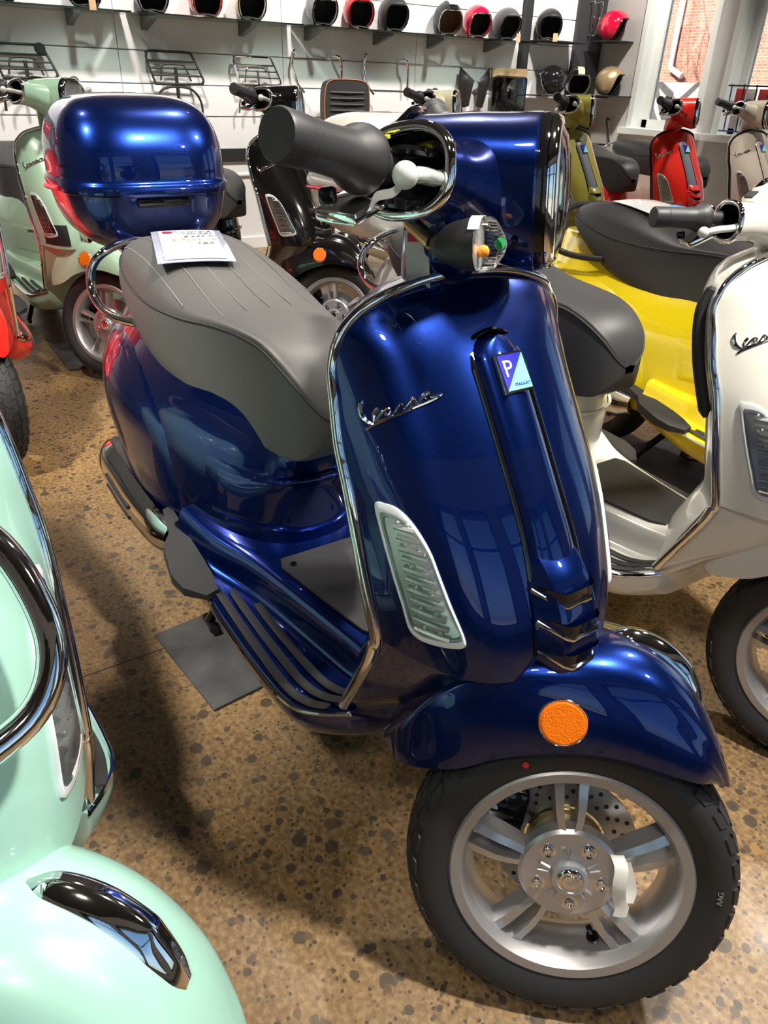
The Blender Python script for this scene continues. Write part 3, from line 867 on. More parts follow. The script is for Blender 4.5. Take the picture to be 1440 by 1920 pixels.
def build_front_wheel():
    I = Matrix.Identity(4)
    ty = tyre('front_', 'w', I)
    # lettering on the tyre wall
    t = text_mesh('tyre_letters', 'AAG', .0105, .0003)
    a = R(12)
    Mx = Matrix(((math.sin(a)*1, -math.cos(a), 0), (0, 0, -1), (-math.cos(a)*1, -math.sin(a), 0))).to_4x4()
    rx = .197
    Mx = Matrix.Translation((rx*math.cos(a), -.0565, rx*math.sin(a))) @ Matrix(((math.sin(a), math.cos(a), 0, 0), (0, 0, -1, 0), (-math.cos(a), math.sin(a), 0, 0), (0, 0, 0, 1)))
    Mx = Matrix.Translation((rx*math.cos(a), -.0562, rx*math.sin(a))) @ Matrix.Rotation(R(90), 4, 'X') @ Matrix.Rotation(R(100), 4, 'Z')
    t.transform(Mx); part('tyre_letters', t, 'faded print', 'w', parent=ty, lod=2)
    part('tyre_dot', xf(lathe([(0, -.0006), (.0045, -.0006), (.0045, .0005)], 14), Matrix.Translation((-.104*.19/.19, -.0566, .163))), 'red dot paint', 'w', parent=ty, lod=2)
    # disc, caliper, arm on the far side
    ds = part('brake_disc', lathe([(.060, .034), (.106, .034), (.106, .039), (.060, .039), (.060, .034)], 64), 'brushed steel', 'w', auto=30)
    hl = []
    for k in range(20):
        for r, da in ((.097, 0), (.086, 6), (.075, 12)):
            a = R(18*k+da); hl.append(xf(lathe([(0, .0335), (.0035, .0335), (.0035, .0396), (0, .0396)], 8), Matrix.Translation((r*math.cos(a), 0, r*math.sin(a)))))
    part('disc_holes', join(*hl), 'matt black', 'w', parent=ds, lod=2, smooth=False, kind='stuff')
    part('tone_ring', lathe([(.046, .028), (.058, .028), (.058, .033), (.046, .033)], 48), 'brass', 'w', parent=ds, lod=1, auto=30)
    cp = part('brake_caliper', join(box((-.098, .036, .030), (.062, .044, .082), .010), box((-.112, .018, .048), (.03, .02, .03), .006), box((-.085, .016, .008), (.03, .018, .028), .006)), 'gloss black', 'w', lod=1, auto=30)
    for z in (.045, .012):
        part('bolt', xf(lathe([(0, -.004), (.0055, -.004), (.0055, .004)], 12), Matrix.Translation((-.118, .008, z))), 'chrome', 'w', parent=cp, lod=2)
    part('suspension_arm', join(tube([(0, .05, 0), (-.09, .062, .05), (-.13, .05, .16), (-.10, .03, .26), (-.12, .0, .40)], [.026, .024, .022, .022, .026], 12), tube([(0, .03, 0), (0, .06, 0)], .03, 14)), 'black plastic', 'w')
    # fender: crown, shoulder, skirt
    st = [((-.300, .130), (-.297, .128), (-.294, .122), .018), ((-.272, .185), (-.276, .178), (-.266, .117), .055), ((-.225, .255), (-.238, .243), (-.200, .139), .074), ((-.155, .320), (-.165, .292), (-.137, .183), .084),
          ((-.080, .351), (-.095, .310), (-.062, .214), .089), ((-.005, .356), (-.028, .310), (.0, .224), .089), ((.060, .330), (.034, .296), (.06, .219), .086), ((.115, .278), (.092, .266), (.104, .213), .078), ((.153, .222), (.130, .232), (.130, .210), .062), ((.170, .190), (.150, .206), (.146, .200), .050)]
    g = []
    for (cx, cz), (sx, sz), (bx, bz), w in st:
        h = [(.45*w, cx, cz-.004), (.80*w, cx*.55+sx*.45, cz*.5+sz*.5), (.965*w, sx, sz-.004), (1.02*w, sx*.6+bx*.4, sz*.62+bz*.38), (1.03*w, bx*.75+sx*.25, bz*.75+sz*.25), (1.0*w, bx, bz)]
        g.append([(x, y, z) for y, x, z in reversed(h)]+[(cx, 0, cz)]+[(x, -y, z) for y, x, z in h])
    fd = part('front_fender', surf(g, 48, 65), 'paint', 'w', thick=.003, auto=60)
    for s in both:
        c = Matrix.Translation((-.082, s*.0905, .256)) @ Matrix.Rotation(R(8)*s, 4, 'X') @ Matrix.Rotation(R(4)*s, 4, 'Z')
        rf = part('side_reflector', xf(lathe([(0, -s*.007), (.028, -s*-.004+0*s)] if False else [(0, s*.006), (.026, s*.006), (.0285, s*.0035)], 40), c), 'amber reflector', 'w', parent=fd)
        part('reflector_rim', xf(lathe([(.0282, s*.0038), (.0300, s*.0055), (.0318, s*.003), (.0318, -s*.006)], 40), c), 'chrome', 'w', parent=fd, lod=1)
    # chrome crest on the nose of the fender
    cs = []
    for cx, cz, w, h in ((-.035, .3525, .006, .004), (-.01, .357, .0155, .011), (.03, .347, .019, .015), (.066, .326, .020, .017), (.080, .314, .020, .015), (.098, .296, .016, .011), (.108, .284, .010, .005)):
        cs.append([(cx, -w, cz-.003), (cx+.2*h, -w*.45, cz+h*.85), (cx+.25*h, 0, cz+h), (cx+.2*h, w*.45, cz+h*.85), (cx, w, cz-.003), (cx, 0, cz-.008)])
    part('fender_crest', surf(cs, 26, 24, True), 'chrome', 'w')
    # strip of wrapping tape left on the wheel (only on the new blue one)
    tp = [(.050, -.045, .058), (.058, -.056, .046), (.062, -.058, .020), (.070, -.052, -.005), (.078, -.050, -.018), (.079, -.050, -.034)]
    rows = []
    for p in cat(tp, 20):
        rows.append([p+Vector((-.009, .0, -.002)), p+Vector((0, -.0015, 0)), p+Vector((.009, 0, .002))])
    part('tape_strip', loft(rows, False), 'white tape', 'w', thick=.0006, opt='tape', lod=2)
    rows = []
    for p in cat([(.064, -.046, .050), (.076, -.046, .028), (.084, -.046, .008), (.084, -.049, -.010)], 14):
        rows.append([p+Vector((-.007, 0, -.002)), p+Vector((.007, 0, .002))])
    part('tape_strip', loft(rows, False), 'white tape', 'w', thick=.0006, opt='tape', lod=2)

def build_headset():
    def sec(x, hw, zc, hh, n=40, e=2.7):
        return [(x, hw*math.copysign(abs(math.cos(a))**(2/e), math.cos(a)), zc+hh*math.copysign(abs(math.sin(a))**(2/e), math.sin(a))) for a in [2*math.pi*k/n for k in range(n)]]
    rows = [sec(-.085, .030, .050, .018), sec(-.075, .046, .045, .030), sec(-.05, .062, .033, .046), sec(-.02, .071, .018, .061), (sec(.02, .0765, .004, .075)), sec(.06, .079, -.005, .082), sec(.090, .0795, -.009, .0855), sec(.0965, .079, -.009, .085)]
    hd = part('headset', surf(rows, 40, 80, True), 'paint', 'h', auto=60)
    part('headset_back', loft([rows[0], sec(-.088, .01, .05, .006)], True, (False, True)), 'black plastic', 'h', parent=hd)
    # dash screen, mirror hole plug
    part('dash_screen', xf(box((0, 0, 0), (.05, .075, .010), .004), Matrix.Translation((-.066, 0, .070)) @ Matrix.Rotation(R(-38), 4, 'Y')), 'gloss black', 'h', parent=hd, lod=1, auto=30)
    hb = part('headlight_band', loft([sec(.0965, .0785, -.009, .0845), sec(.103, .078, -.009, .084), sec(.110, .0745, -.009, .0805)], True, (False, False)), 'gloss black', 'h')
    part('headlight_ring', loft([sec(.108, .077, -.009, .083), sec(.113, .0762, -.009, .0822), sec(.118, .072, -.009, .078), sec(.119, .066, -.009, .072), sec(.115, .062, -.009, .068)], True, (False, False)), 'chrome', 'h')
    part('headlight_bowl', loft([sec(.115, .064, -.009, .070), sec(.108, .052, -.009, .058), sec(.097, .030, -.009, .032), sec(.094, .004, -.009, .004)], True, (False, True)), 'reflector silver', 'h', parent=hb)
    part('headlight_lens', loft([sec(.117, .0655, -.009, .0715), sec(.124, .055, -.009, .060), sec(.128, .036, -.009, .040), sec(.130, .004, -.009, .005)], True, (False, True)), 'clear lens', 'h', parent=hb)
    # neck
    part('steering_neck', surf([[(x*k+ox, y*k, z) for x, y in [(.052*math.cos(a), .058*math.sin(a)) for a in [2*math.pi*i/12 for i in range(12)]]] for z, k, ox in ((-.22, .72, -.030), (-.14, .78, -.032), (-.10, .92, -.028), (-.07, 1.18, -.012), (-.03, 1.3, 0.0))], 16, 40, True), 'paint', 'h')
    part('screw', xf(lathe([(0, -.003), (.004, -.003), (.0045, -.001), (.0045, .004)], 14), Matrix.Translation((.074, -.0795, -.052))), 'gloss black', 'h', parent=hd, lod=2)
    for s in both:
        G = Vector((-.33, s*.917, .24)).normalized()      # along the grip, outwards
        F = Vector((1, 0, 0)); F = (F-G*F.dot(G)).normalized(); U = F.cross(G)*(1 if s < 0 else -1)
        if U.z < 0: U = -U
        def el(c, a, b, n=32, e=2.5):
            return [Vector(c)+F*(a*math.copysign(abs(math.cos(t))**(2/e), math.cos(t)))+U*(b*math.copysign(abs(math.sin(t))**(2/e), math.sin(t))) for t in [2*math.pi*k/n for k in range(n)]]
        arm = [el((.015, s*.035, -.004), .060, .062), el((.006, s*.075, .006), .050, .050), el((-.006, s*.115, .018), .046, .040), el((-.016, s*.145, .026), .050, .040), el((-.022, s*.168, .031), .052, .041)]
        am = part('bar_cover', surf(arm, 26, 64, True), 'paint', 'h', auto=60)
        c0 = Vector((-.0225, s*.170, .0315))
        part('cover_rim', tube([p+G*.004 for p in cat(el(c0, .051, .040), 64, True)], .0062, 10, closed=True), 'chrome', 'h', parent=am)
        part('bar_well', loft([el(c0, .050, .039), el(c0-G*.022, .044, .033), el(c0-G*.024, .004, .003)], True, (False, True)), 'gloss black', 'h', parent=am, lod=1)
        # grip
        g0 = Vector((-.055, s*.205, .0455))
        gp = [(-.035, .016), (-.004, .016), (-.002, .027), (.002, .0305), (.010, .0315), (.020, .0295), (.030, .0245), (.040, .0222), (.060, .0212), (.093, .0212), (.0935, .0208), (.0945, .0216), (.122, .0219), (.1245, .0205), (.1252, .0)]
        rr_ = [[g0+G*h+F*(r_*math.cos(t))+U*(r_*math.sin(t)) for t in [2*math.pi*k/36 for k in range(36)]] for h, r_ in gp]
        part('grip', loft(rr_, True, (True, False)), 'grip rubber', 'h', auto=35)
        # brake lever: shaft ending in a ball
        b0, b1 = Vector((.010, s*.172, .026)), Vector((.001, s*.268, .037))
        lv = part('brake_lever', tube(cat([b0, Vector((.010, s*.20, .028)), Vector((.006, s*.235, .034)), b1], 18), [.010]*14+[.009, .0085, .008, .008], 12, flat=.75), 'pearl plastic', 'h')
        part('lever_ball', sphere(b1+Vector((-.001, s*.004, .0005)), .0118, 20, 14), 'pearl plastic', 'h', parent=lv)
        part('cable', tube(cat([(-.045, s*.150, .040), (-.03, s*.18, .052), (.0, s*.175, .048), (.02, s*.15, .035)], 14), .005, 8), 'gloss black', 'h', parent=am, lod=2)
        part('cable', tube(cat([(-.06, s*.150, .010), (-.035, s*.185, .006), (-.005, s*.178, .004), (.018, s*.15, .010)], 14), .006, 8), 'gloss black', 'h', parent=am, lod=2)
        # chrome switch block under the grip
        sb = part('switch_block', xf(box((0, 0, 0), (.05, .066, .014), .004), Matrix.Translation((-.066, s*.215, .008)) @ Matrix.Rotation(R(14)*-s, 4, 'X') @ Matrix.Rotation(R(20)*s, 4, 'Z')), 'chrome', 'h', lod=1, auto=30)
        part('switch_button', xf(box((0, 0, 0), (.016, .014, .016), .004), Matrix.Translation((-.079, s*.254, .021))), 'gloss black', 'h', parent=sb, lod=1, auto=30)
        part('mirror_socket', xf(box((0, 0, 0), (.034, .030, .020), .004), Matrix.Translation((-.030, s*.092, .060)) @ Matrix.Rotation(R(-20)*s, 4, 'X')), 'paint', 'h', parent=am, lod=1, auto=30)
        part('socket_opening', xf(box((0, 0, 0), (.022, .022, .004), .001), Matrix.Translation((-.030, s*.096, .070)) @ Matrix.Rotation(R(-20)*s, 4, 'X')), 'matt black', 'h', parent=am, lod=1, auto=30)
    part('cable_tag', box((-.045, -.172, .064), (.012, .008, .004), .001), 'yellow tag', 'h', opt='new', lod=2)
    rows = [[p+Vector((0, 0, -.002)), p+Vector((.0, 0, .006))] for p in cat([(.000, -.275, .033), (-.012, -.270, .022), (-.030, -.262, .018), (-.038, -.255, .008)], 12)]
    part('lever_wrap', loft(rows, False), 'pale plastic', 'h', thick=.002, opt='new', lod=2)
    # bullet shaped indicator on a stalk
    B = Matrix.Translation((-.006, -.150, -.040)) @ Matrix.Rotation(R(-5), 4, 'Z')
    bl = part('indicator_lamp', xf(lathe([(.0, 0), (.008, .002), (.0165, .012), (.0225, .026), (.0258, .040), (.027, .052)], 32, 'x'), B), 'black plastic', 'h', opt='bullet', lod=1)
    prof = []
    nn = 88
    ring_ = lambda h, r_: [(h, (r_*(1+.02*(k % 2)))*math.cos(2*math.pi*k/nn), (r_*(1+.02*(k % 2)))*math.sin(2*math.pi*k/nn)) for k in range(nn)]
    part('indicator_lens', xf(loft([ring_(.052, .0268), ring_(.054, .0272), ring_(.067, .0262), ring_(.072, .021), ring_(.080, .010), ring_(.083, .001)], True, (False, True)), B), 'clear lens', 'h', parent=bl, opt='bullet', lod=1, auto=20)
    part('indicator_bulb', xf(sphere((.059, -.004, -.006), .0065, 14, 10), B), 'amber bulb', 'h', parent=bl, opt='bullet', lod=1)
    part('indicator_base', xf(lathe([(0, .0525), (.0262, .0525), (.0262, .0535), (0, .0535)], 32, 'x'), B), 'reflector silver', 'h', parent=bl, opt='bullet', lod=1)
    part('indicator_sticker', xf(lathe([(0, .0006), (.006, .0006), (.006, 0)], 16, 'x'), B @ Matrix.Translation((.0775, -.0115, .003)) @ Matrix.Rotation(R(-50), 4, 'Z')), 'green sticker', 'h', parent=bl, opt='bullet', lod=2)
    part('indicator_visor', xf(surf([[(.046+.004*j, .0285*math.sin(R(a)), .0285*math.cos(R(a))) for a in (-50, -25, 0, 25, 50)] for j in range(4)], 6, 16), B), 'frosted lens rim', 'h', parent=bl, opt='bullet', lod=2, thick=.001)
    part('indicator_stalk', tube([(-.004, -.148, -.038), (-.030, -.128, -.022), (-.045, -.10, -.012)], .0085, 12), 'brass', 'h', opt='bullet', lod=1)
    # warning label on the neck
    part('warning_label', loft([[(-.055, -.048+.02*u, z) for u in (0, .5, 1)] for z in (-.14, -.10, -.06)], False) if False else box((-.040, -.0640, -.072), (.030, .002, .066), .0008, Matrix.Rotation(R(-6), 3, 'Z')), 'label white', 'h', opt='new', lod=2)
    part('label_stripe', box((-.040, -.0645, -.046), (.022, .002, .010), 0, Matrix.Rotation(R(-6), 3, 'Z')), 'red print', 'h', opt='new', lod=2)

def build_topcase():
    def ring(z, hw, x0, x1, e=3.4, n=60, dip=0):
        cx, a = (x0+x1)/2, (x1-x0)/2
        return [(cx+a*math.copysign(abs(math.cos(t))**(2/e), math.cos(t)), hw*math.copysign(abs(math.sin(t))**(2/e), math.sin(t)), z) for t in [2*math.pi*k/n for k in range(n)]]
    base = [ring(.795, .10, -.50, -.28), ring(.80, .135, -.545, -.25), ring(.83, .172, -.58, -.215), ring(.87, .193, -.60, -.195), ring(.91, .203, -.61, -.185), ring(.934, .207, -.613, -.18)]
    tcb = part('top_case', surf(base, 24, 120, True), 'paint', opt='topcase', auto=60)
    part('case_floor', loft([ring(.794, .11, -.51, -.27), ring(.797, .01, -.40, -.38)], True, (False, True)), 'paint', parent=tcb, opt='topcase')
    lid = [ring(.934, .2125, -.618, -.174), ring(.944, .2135, -.619, -.173), ring(.953, .2115, -.617, -.175), ring(.965, .207, -.612, -.181), ring(1.0, .206, -.610, -.183), ring(1.04, .202, -.603, -.192), ring(1.08, .190, -.585, -.212), ring(1.11, .170, -.56, -.24), ring(1.13, .138, -.52, -.28), ring(1.141, .09, -.47, -.33), ring(1.144, .03, -.42, -.38)]
    ld = part('case_lid', surf(lid, 60, 120, True), 'paint', parent=tcb, opt='topcase', auto=60)
    part('case_seam', tube([(x, y, .9335) for x, y, z in ring(.934, .208, -.614, -.179)], .004, 6, closed=True), 'gloss black', parent=tcb, opt='topcase')
    part('case_hinge', box((-.172, 0, .938), (.016, .215, .020), .005), 'paint', parent=tcb, opt='topcase', auto=30)
    part('case_latch', box((-.181, .0, .915), (.010, .13, .020), .004), 'gloss black', parent=tcb, opt='topcase', auto=30)
    part('case_reflector', tube(cat([(-.32, -.2125, .938), (-.45, -.212, .93), (-.555, -.18, .922), (-.605, -.09, .92), (-.612, 0, .92)], 24), .011, 8, flat=.5), 'red print', parent=tcb, opt='topcase')
    part('luggage_rack', join(*[tube(cat([(-.10, s*.09, .74), (-.20, s*.10, .78), (-.30, s*.085, .79), (-.50, s*.075, .79)], 16), .010, 10) for s in both], *[tube([(x, -.09, .788), (x, .09, .788)], .008, 8) for x in (-.26, -.38, -.48)]), 'chrome', opt='topcase')

def build_extras():
    # chrome crash bar in front of the shield (for the two mint ones)
    for s in both:
        p = cat([(1.11, s*.02, .88), (1.14, s*.09, .868), (1.170, s*.135, .84), (1.205, s*.150, .795), (1.233, s*.145, .755), (1.250, s*.115, .725), (1.258, s*.05, .71), (1.26, 0, .707)], 46)
        part('crash_bar', tube(p, .0115, 14), 'chrome', opt='crashbar')
    # radiator grille in the side of the shield
    for s in both:
        g = [[(shield_x(y, z)+.002, s*y, z) for y in (.09, .11, .13, .15, .165)] for z in (.555, .575, .60, .62, .635)]
        part('grille', surf(g, 12, 16), 'matt black', opt='grille', lod=0)
    for s in both:
        part('knee_pad', tube(cat([(1.03, s*.186, .70), (.985, s*.186, .80), (.962, s*.180, .88), (.965, s*.165, .925)], 24), [.004]+[.011]*22+[.005], 10), 'matt black', opt='knee')
    part('backrest', surf([[(-.235+d, w*y_, z) for y_, d in ((-1, .02), (-.8, 0), (0, -.012), (.8, 0), (1, .02))] for z, w in ((.84, .10), (.88, .135), (.95, .14), (1.0, .12), (1.03, .07))], 16, 24), 'seat', opt='backrest', thick=.03)

build_shield(); build_floor(); build_body(); build_front_wheel(); build_headset(); build_topcase(); build_extras()

OH = Vector((.975, 0, 1.08))
RAKE = R(21.59)
AXIS = Vector((-math.sin(RAKE), 0, math.cos(RAKE)))
A0 = Vector((1.037, 0, .96)); WC0 = Vector((1.329, 0, .234))
def scooter(name, label, loc, rz, pal, steer=0, opts=(), lod=0, scale=1.0, wheel=None, skip=(), drop=0, bank=0, hs=1.0, wst=None):
    root = empty(name, loc, rz); root.scale = (scale,)*3
    tag(root, label, 'scooter', 'scooters on the showroom floor')
    Mh = Matrix.Translation(OH+Vector((0, 0, drop))) @ Matrix.Rotation(R(steer), 4, 'Z') @ Matrix.Rotation(R(-5), 4, 'Y') @ Matrix.Rotation(R(bank), 4, 'X') @ Matrix.Scale(hs, 4)
    if wheel:
        wc, d = wheel
        Mw = Matrix.Translation(wc) @ Matrix.Rotation(R(d), 4, AXIS)
    else:
        rot = Matrix.Rotation(R(steer if wst is None else wst), 4, AXIS)
        Mw = Matrix.Translation(A0+(rot.to_3x3() @ (WC0-A0))) @ rot
    P = dict(paint='black paint', seat='dark seat vinyl', trim='chrome', tie=None, rail='chrome'); P.update(pal)
    if P['tie'] is None: P['tie'] = P['paint']
    made = {}
    for i, d in enumerate(PROTO):
        if d['lod'] > lod or (d['opt'] and d['opt'] not in opts) or d['name'] in skip: continue
        if d['parent'] is not None and d['parent'] not in made: continue
        par = made[d['parent']] if d['parent'] is not None else root
        o = link(d['name'], d['mesh'], P.get(d['mat'], d['mat']), par)
        if d['parent'] is None and d['grp'] != 'b':
            o.matrix_local = Mh if d['grp'] == 'h' else Mw
        if d['kind']: o['kind'] = d['kind']
        made[i] = o
    return root

# ------------------------------------------------------------------ the scooters
blue = scooter('motor_scooter', 'dark metallic blue scooter with top case, front and centre', (0, 0, 0), 0,
        dict(paint='blue metallic paint', seat='graphite seat vinyl'), 42, ('topcase', 'tape', 'new', 'bullet'), 2, wheel=((1.336, .006, .224), 50.08))
scooter('motor_scooter', 'pale mint green scooter cut off at the lower left, chrome bar over its shield', (-.035, -.855, 0), R(6),
        dict(paint='mint paint', trim='chrome'), 50, ('crashbar',), 1, 1.04, skip=('foot_rest',))
scooter('motor_scooter', 'ivory white scooter beside the blue one, at the right edge', (.024, .754, 0), 0, dict(paint='ivory paint'), -6, ('topcase', 'new', 'knee'), 1, .97, drop=-.045, bank=12, hs=.8, wst=24)
scooter('motor_scooter', 'bright yellow scooter half hidden behind the ivory one, papers on its seat', (-.02, 1.57, 0), R(-5), dict(paint='yellow paint', rail='black plastic', trim='gloss black'), 10, (), 1)
scooter('motor_scooter', 'olive green scooter with grey centre stripe in the back row', (-2.70, 2.92, 0), R(2), dict(paint='olive paint', tie='grey tie paint', trim='gloss black', rail='black plastic'), 44, (), 1)
scooter('motor_scooter', 'bright red scooter in the back row under the window', (-2.57, 3.87, 0), R(-7), dict(paint='red paint', tie='grey tie paint', trim='gloss black'), 42, (), 1)
scooter('motor_scooter', 'beige scooter at the right edge of the back row', (-2.52, 4.56, 0), R(-5), dict(paint='beige paint', trim='gloss black'), 10, (), 1)
scooter('motor_scooter', 'glossy black scooter behind the blue top case', (-2.52, .68, 0), R(18), dict(paint='black paint', seat='graphite seat vinyl'), 36, (), 1)
scooter('motor_scooter', 'cream scooter almost hidden behind the blue headlight', (-3.0, 2.2, 0), 0, dict(paint='cream paint'), 40, (), 1)
scooter('motor_scooter', 'sage green scooter with black grille in the back row, far left', (-2.89, .09, 0), R(2), dict(paint='sage mint paint'), 40, ('grille',), 1)
scooter('motor_scooter', 'red scooter at the left edge, only fender and front tyre showing', (-2.22, -.46, 0), 0, dict(paint='red paint'), 14, (), 1)

# ------------------------------------------------------------------ papers
pt = empty('price_sheet', (.068, -.028, .8635), R(-15))
tag(pt, 'handwritten price sheet in a clear sleeve on the blue scooter seat', 'paper')
def seat_bend(x): return -.10*(x-.02)**2-.045*x
def sheet(w, h, t, dz, nx=14):
    rows = []
    for i in range(nx+1):
        x = -w/2+w*i/nx
        rows.append([(x, y, seat_bend(x)+dz-.5*y*y) for y in [-h/2+h*j/8 for j in range(9)]])
    return loft(rows, False)
link('sleeve', tomesh('sleeve', sheet(.292, .160, 0, .0), thick=.0012), 'clear sleeve', pt)
link('sheet', tomesh('sheet', sheet(.262, .128, 0, .0022), thick=.0008), 'white paper', pt)
rr = random.Random(5)
def ink_text(body, u, v, size, m_):
    # u along the sheet's width (read from the rider's right), v down the sheet
    me = text_mesh('ink', body, size, .0002, .25)
    me.transform(Matrix.Translation((v, u, seat_bend(v)+.0042-.5*u*u)) @ Matrix.Rotation(R(90), 4, 'Z') @ Matrix.Rotation(R(2.5), 4, 'X'))
    link('handwriting', me, m_, pt)
ink_text('Primavera', .008, -.100, .022, 'ink'); ink_text('150 ABS', .020, -.078, .020, 'ink'); ink_text('8 692.20', .024, -.050, .021, 'ink')
ink_text('$ 7454-19', .006, -.014, .024, 'orange ink'); ink_text('TBA', .030, .018, .022, 'ink')
for v in (-.065, -.036, -.028, .002, .012, .032, .05, .075, .098):
    link('printed_line', tomesh('printed_line', box((v, -.03, seat_bend(v)+.0036), (.0016, .055, .0003)), False), 'ink', pt)
link('printed_logo', tomesh('printed_logo', box((-.105, -.045, seat_bend(-.105)+.0036), (.016, .022, .0003)), False), 'red print', pt)
def flat_paper(name, loc, rz, w, h, material, label, tilt=0):
    rows = [[(x, y, -.25*x*x-.5*y*y) for y in [-h/2+h*j/6 for j in range(7)]] for x in [-w/2+w*i/8 for i in range(9)]]
    o = link(name, tomesh(name, loft(rows, False), thick=.0008), material); o.location = loc; o.rotation_euler = (0, R(tilt), rz)
    tag(o, label, 'paper')
    return o
flat_paper('price_sheet', (.08, 1.545, .8655), R(-12), .25, .17, 'white paper', 'white price sheet lying on the yellow scooter seat', 4)
flat_paper('paper_slip', (.16, 1.60, .8635), R(20), .13, .10, 'blue paper', 'light blue slip on the yellow scooter seat', 5)

# ------------------------------------------------------------------ rubber mats and floor joint
def mat_thing(x, y, w, h, rz, label):
    o = link('rubber_mat', tomesh('rubber_mat', box((0, 0, .004), (w, h, .008), .003)), 'dusty mat rubber'); o.location = (x, y, 0); o.rotation_euler = (0, 0, rz)
    tag(o, label, 'mat', 'stand mats')
mat_thing(.415, -.03, .31, .50, R(6), 'black rubber mat under the stand of the blue scooter')
mat_thing(-1.93, .30, .42, .70, 0, 'black rubber mat under the sage green scooter')
mat_thing(.35, 1.55, .45, .62, R(-4), 'black rubber mat under the yellow scooter')
mat_thing(-2.36, -.27, .56, .16, 0, 'black rubber mat by the red fender at the left edge')
fl = bpy.data.objects['floor']
link('joint', tomesh('joint', quadbox(.3385, .3415, YL, YW, -.001, .0006), False), 'matt black', fl)

# ------------------------------------------------------------------ shelves and helmets
def shelf(y0, y1, ybr, label):
    e = empty('glass_shelf', (XB, (y0+y1)/2, 1.508)); w = y1-y0
    link('plate', tomesh('plate', box((.135, 0, .006), (.27, w, .011), .001), False), 'glass shelf green', e)
    for y in ybr:
        yy = y-(y0+y1)/2
        V = [(.0, yy-.02, -.002), (.23, yy-.02, -.002), (.23, yy-.02, -.02), (.0, yy-.02, -.075), (.0, yy+.02, -.002), (.23, yy+.02, -.002), (.23, yy+.02, -.02), (.0, yy+.02, -.075)]
        link('bracket', tomesh('bracket', (V, [(0, 1, 2, 3), (7, 6, 5, 4), (0, 4, 5, 1), (1, 5, 6, 2), (2, 6, 7, 3), (3, 7, 4, 0)]), False), 'bracket grey', e)
    tag(e, label, 'shelf', 'glass helmet shelves')
shelf(-1.4, 1.04, (-.9, -.1, .72), 'glass wall shelf at the far left, two dark helmets on it')
shelf(1.08, 2.24, (1.19, 1.88), 'glass wall shelf in the middle, above the black luggage rack')
shelf(2.27, 4.46, (2.40, 3.0, 3.52, 4.12), 'long glass wall shelf ending at the thin black upright')

HEL = {}
def helmet_meshes():
    def bound(phi):
        a = abs(phi)
        k = 1/(1+math.exp(-(math.degrees(a)-62)/6.0))
        return R(27)*(1-k)+R(-58)*k+R(14)*k*max(0, (math.degrees(a)-120)/60)
    def shape(phi, th, s=1.0):
        r = .118*s
        return (r*1.16*math.cos(th)*math.cos(phi)-.008, r*.97*math.cos(th)*math.sin(phi), r*1.04*math.sin(th)+.118*.98*.86)
    def shell(s, d=0):
        rows = []
        for j in range(15):
            row = []
            for i in range(48):
                phi = 2*math.pi*i/48-math.pi
                th = R(90)+(bound(phi)-R(90))*j/14
                row.append(shape(phi, th, s))
            rows.append(row)
        return loft(rows, True, (False, False))
    HEL['shell'] = tomesh('shell', shell(1.0), thick=.012, auto=50)
    HEL['liner'] = tomesh('liner', shell(.885), auto=60)
    HEL['edge_trim'] = tomesh('edge_trim', tube([shape(p, bound(p), .985) for p in [2*math.pi*i/72-math.pi for i in range(72)]], .0052, 8, closed=True))
    HEL['chin_strap'] = tomesh('chin_strap', tube(cat([(.01, -.095, .055), (.03, -.06, .006), (.03, 0, -.004+.012), (.03, .06, .006), (.01, .095, .055)], 20), .008, 8, flat=.35))
    V, Fc = [], []
    rows = []
    for i in range(25):
        phi = R(-13)+R(26)*i/24
        rows.append([shape(phi*1.0, th, 1.008) for th in [R(90)-(R(90)-R(28))*j/10 for j in range(11)]])
    HEL['stripe'] = tomesh('stripe', loft([[shape(p, t, 1.012) for p in (-.9*math.pi/2, 0)] for t in (1, 1.2)], False)) if False else None
    rows = []
    for j in range(22):
        t = R(30)+R(120)*j/21        # over the crown, front to back
        rows.append([(.118*1.013*1.16*math.cos(t)-.008, y, .118*1.015*1.04*math.sin(t)*math.sqrt(1-(y/.16)**2)+.118*.98*.86) for y in (-.03, -.015, 0, .015, .03)])
    HEL['stripe'] = tomesh('stripe', loft(rows, False))
    HEL['tag'] = tomesh('tag', box((.142, .03, .005), (.003, .04, .06), .001), False)
helmet_meshes()
mat('helmet matt black', color=(.02, .02, .022), rough=.4); mat('helmet gloss black', color=(.01, .01, .011), rough=.06, coat=1)
mat('helmet red', color=(.55, .008, .018), rough=.15, coat=1); mat('helmet crimson gloss', color=(.72, .006, .05), rough=.12, coat=1); mat('helmet gold', color=(.48, .36, .20), rough=.3, metal=.5, coat=1)
mat('helmet charcoal', color=(.06, .062, .068), rough=.35); mat('helmet brown lining', color=(.16, .06, .025), rough=.7); mat('helmet dark lining', color=(.012, .012, .014), rough=.8)
mat('helmet cream', color=(.66, .6, .42), rough=.2, coat=1); mat('cardboard tag', color=(.5, .33, .18), rough=.8); mat('helmet grey', color=(.25, .26, .27), rough=.3)
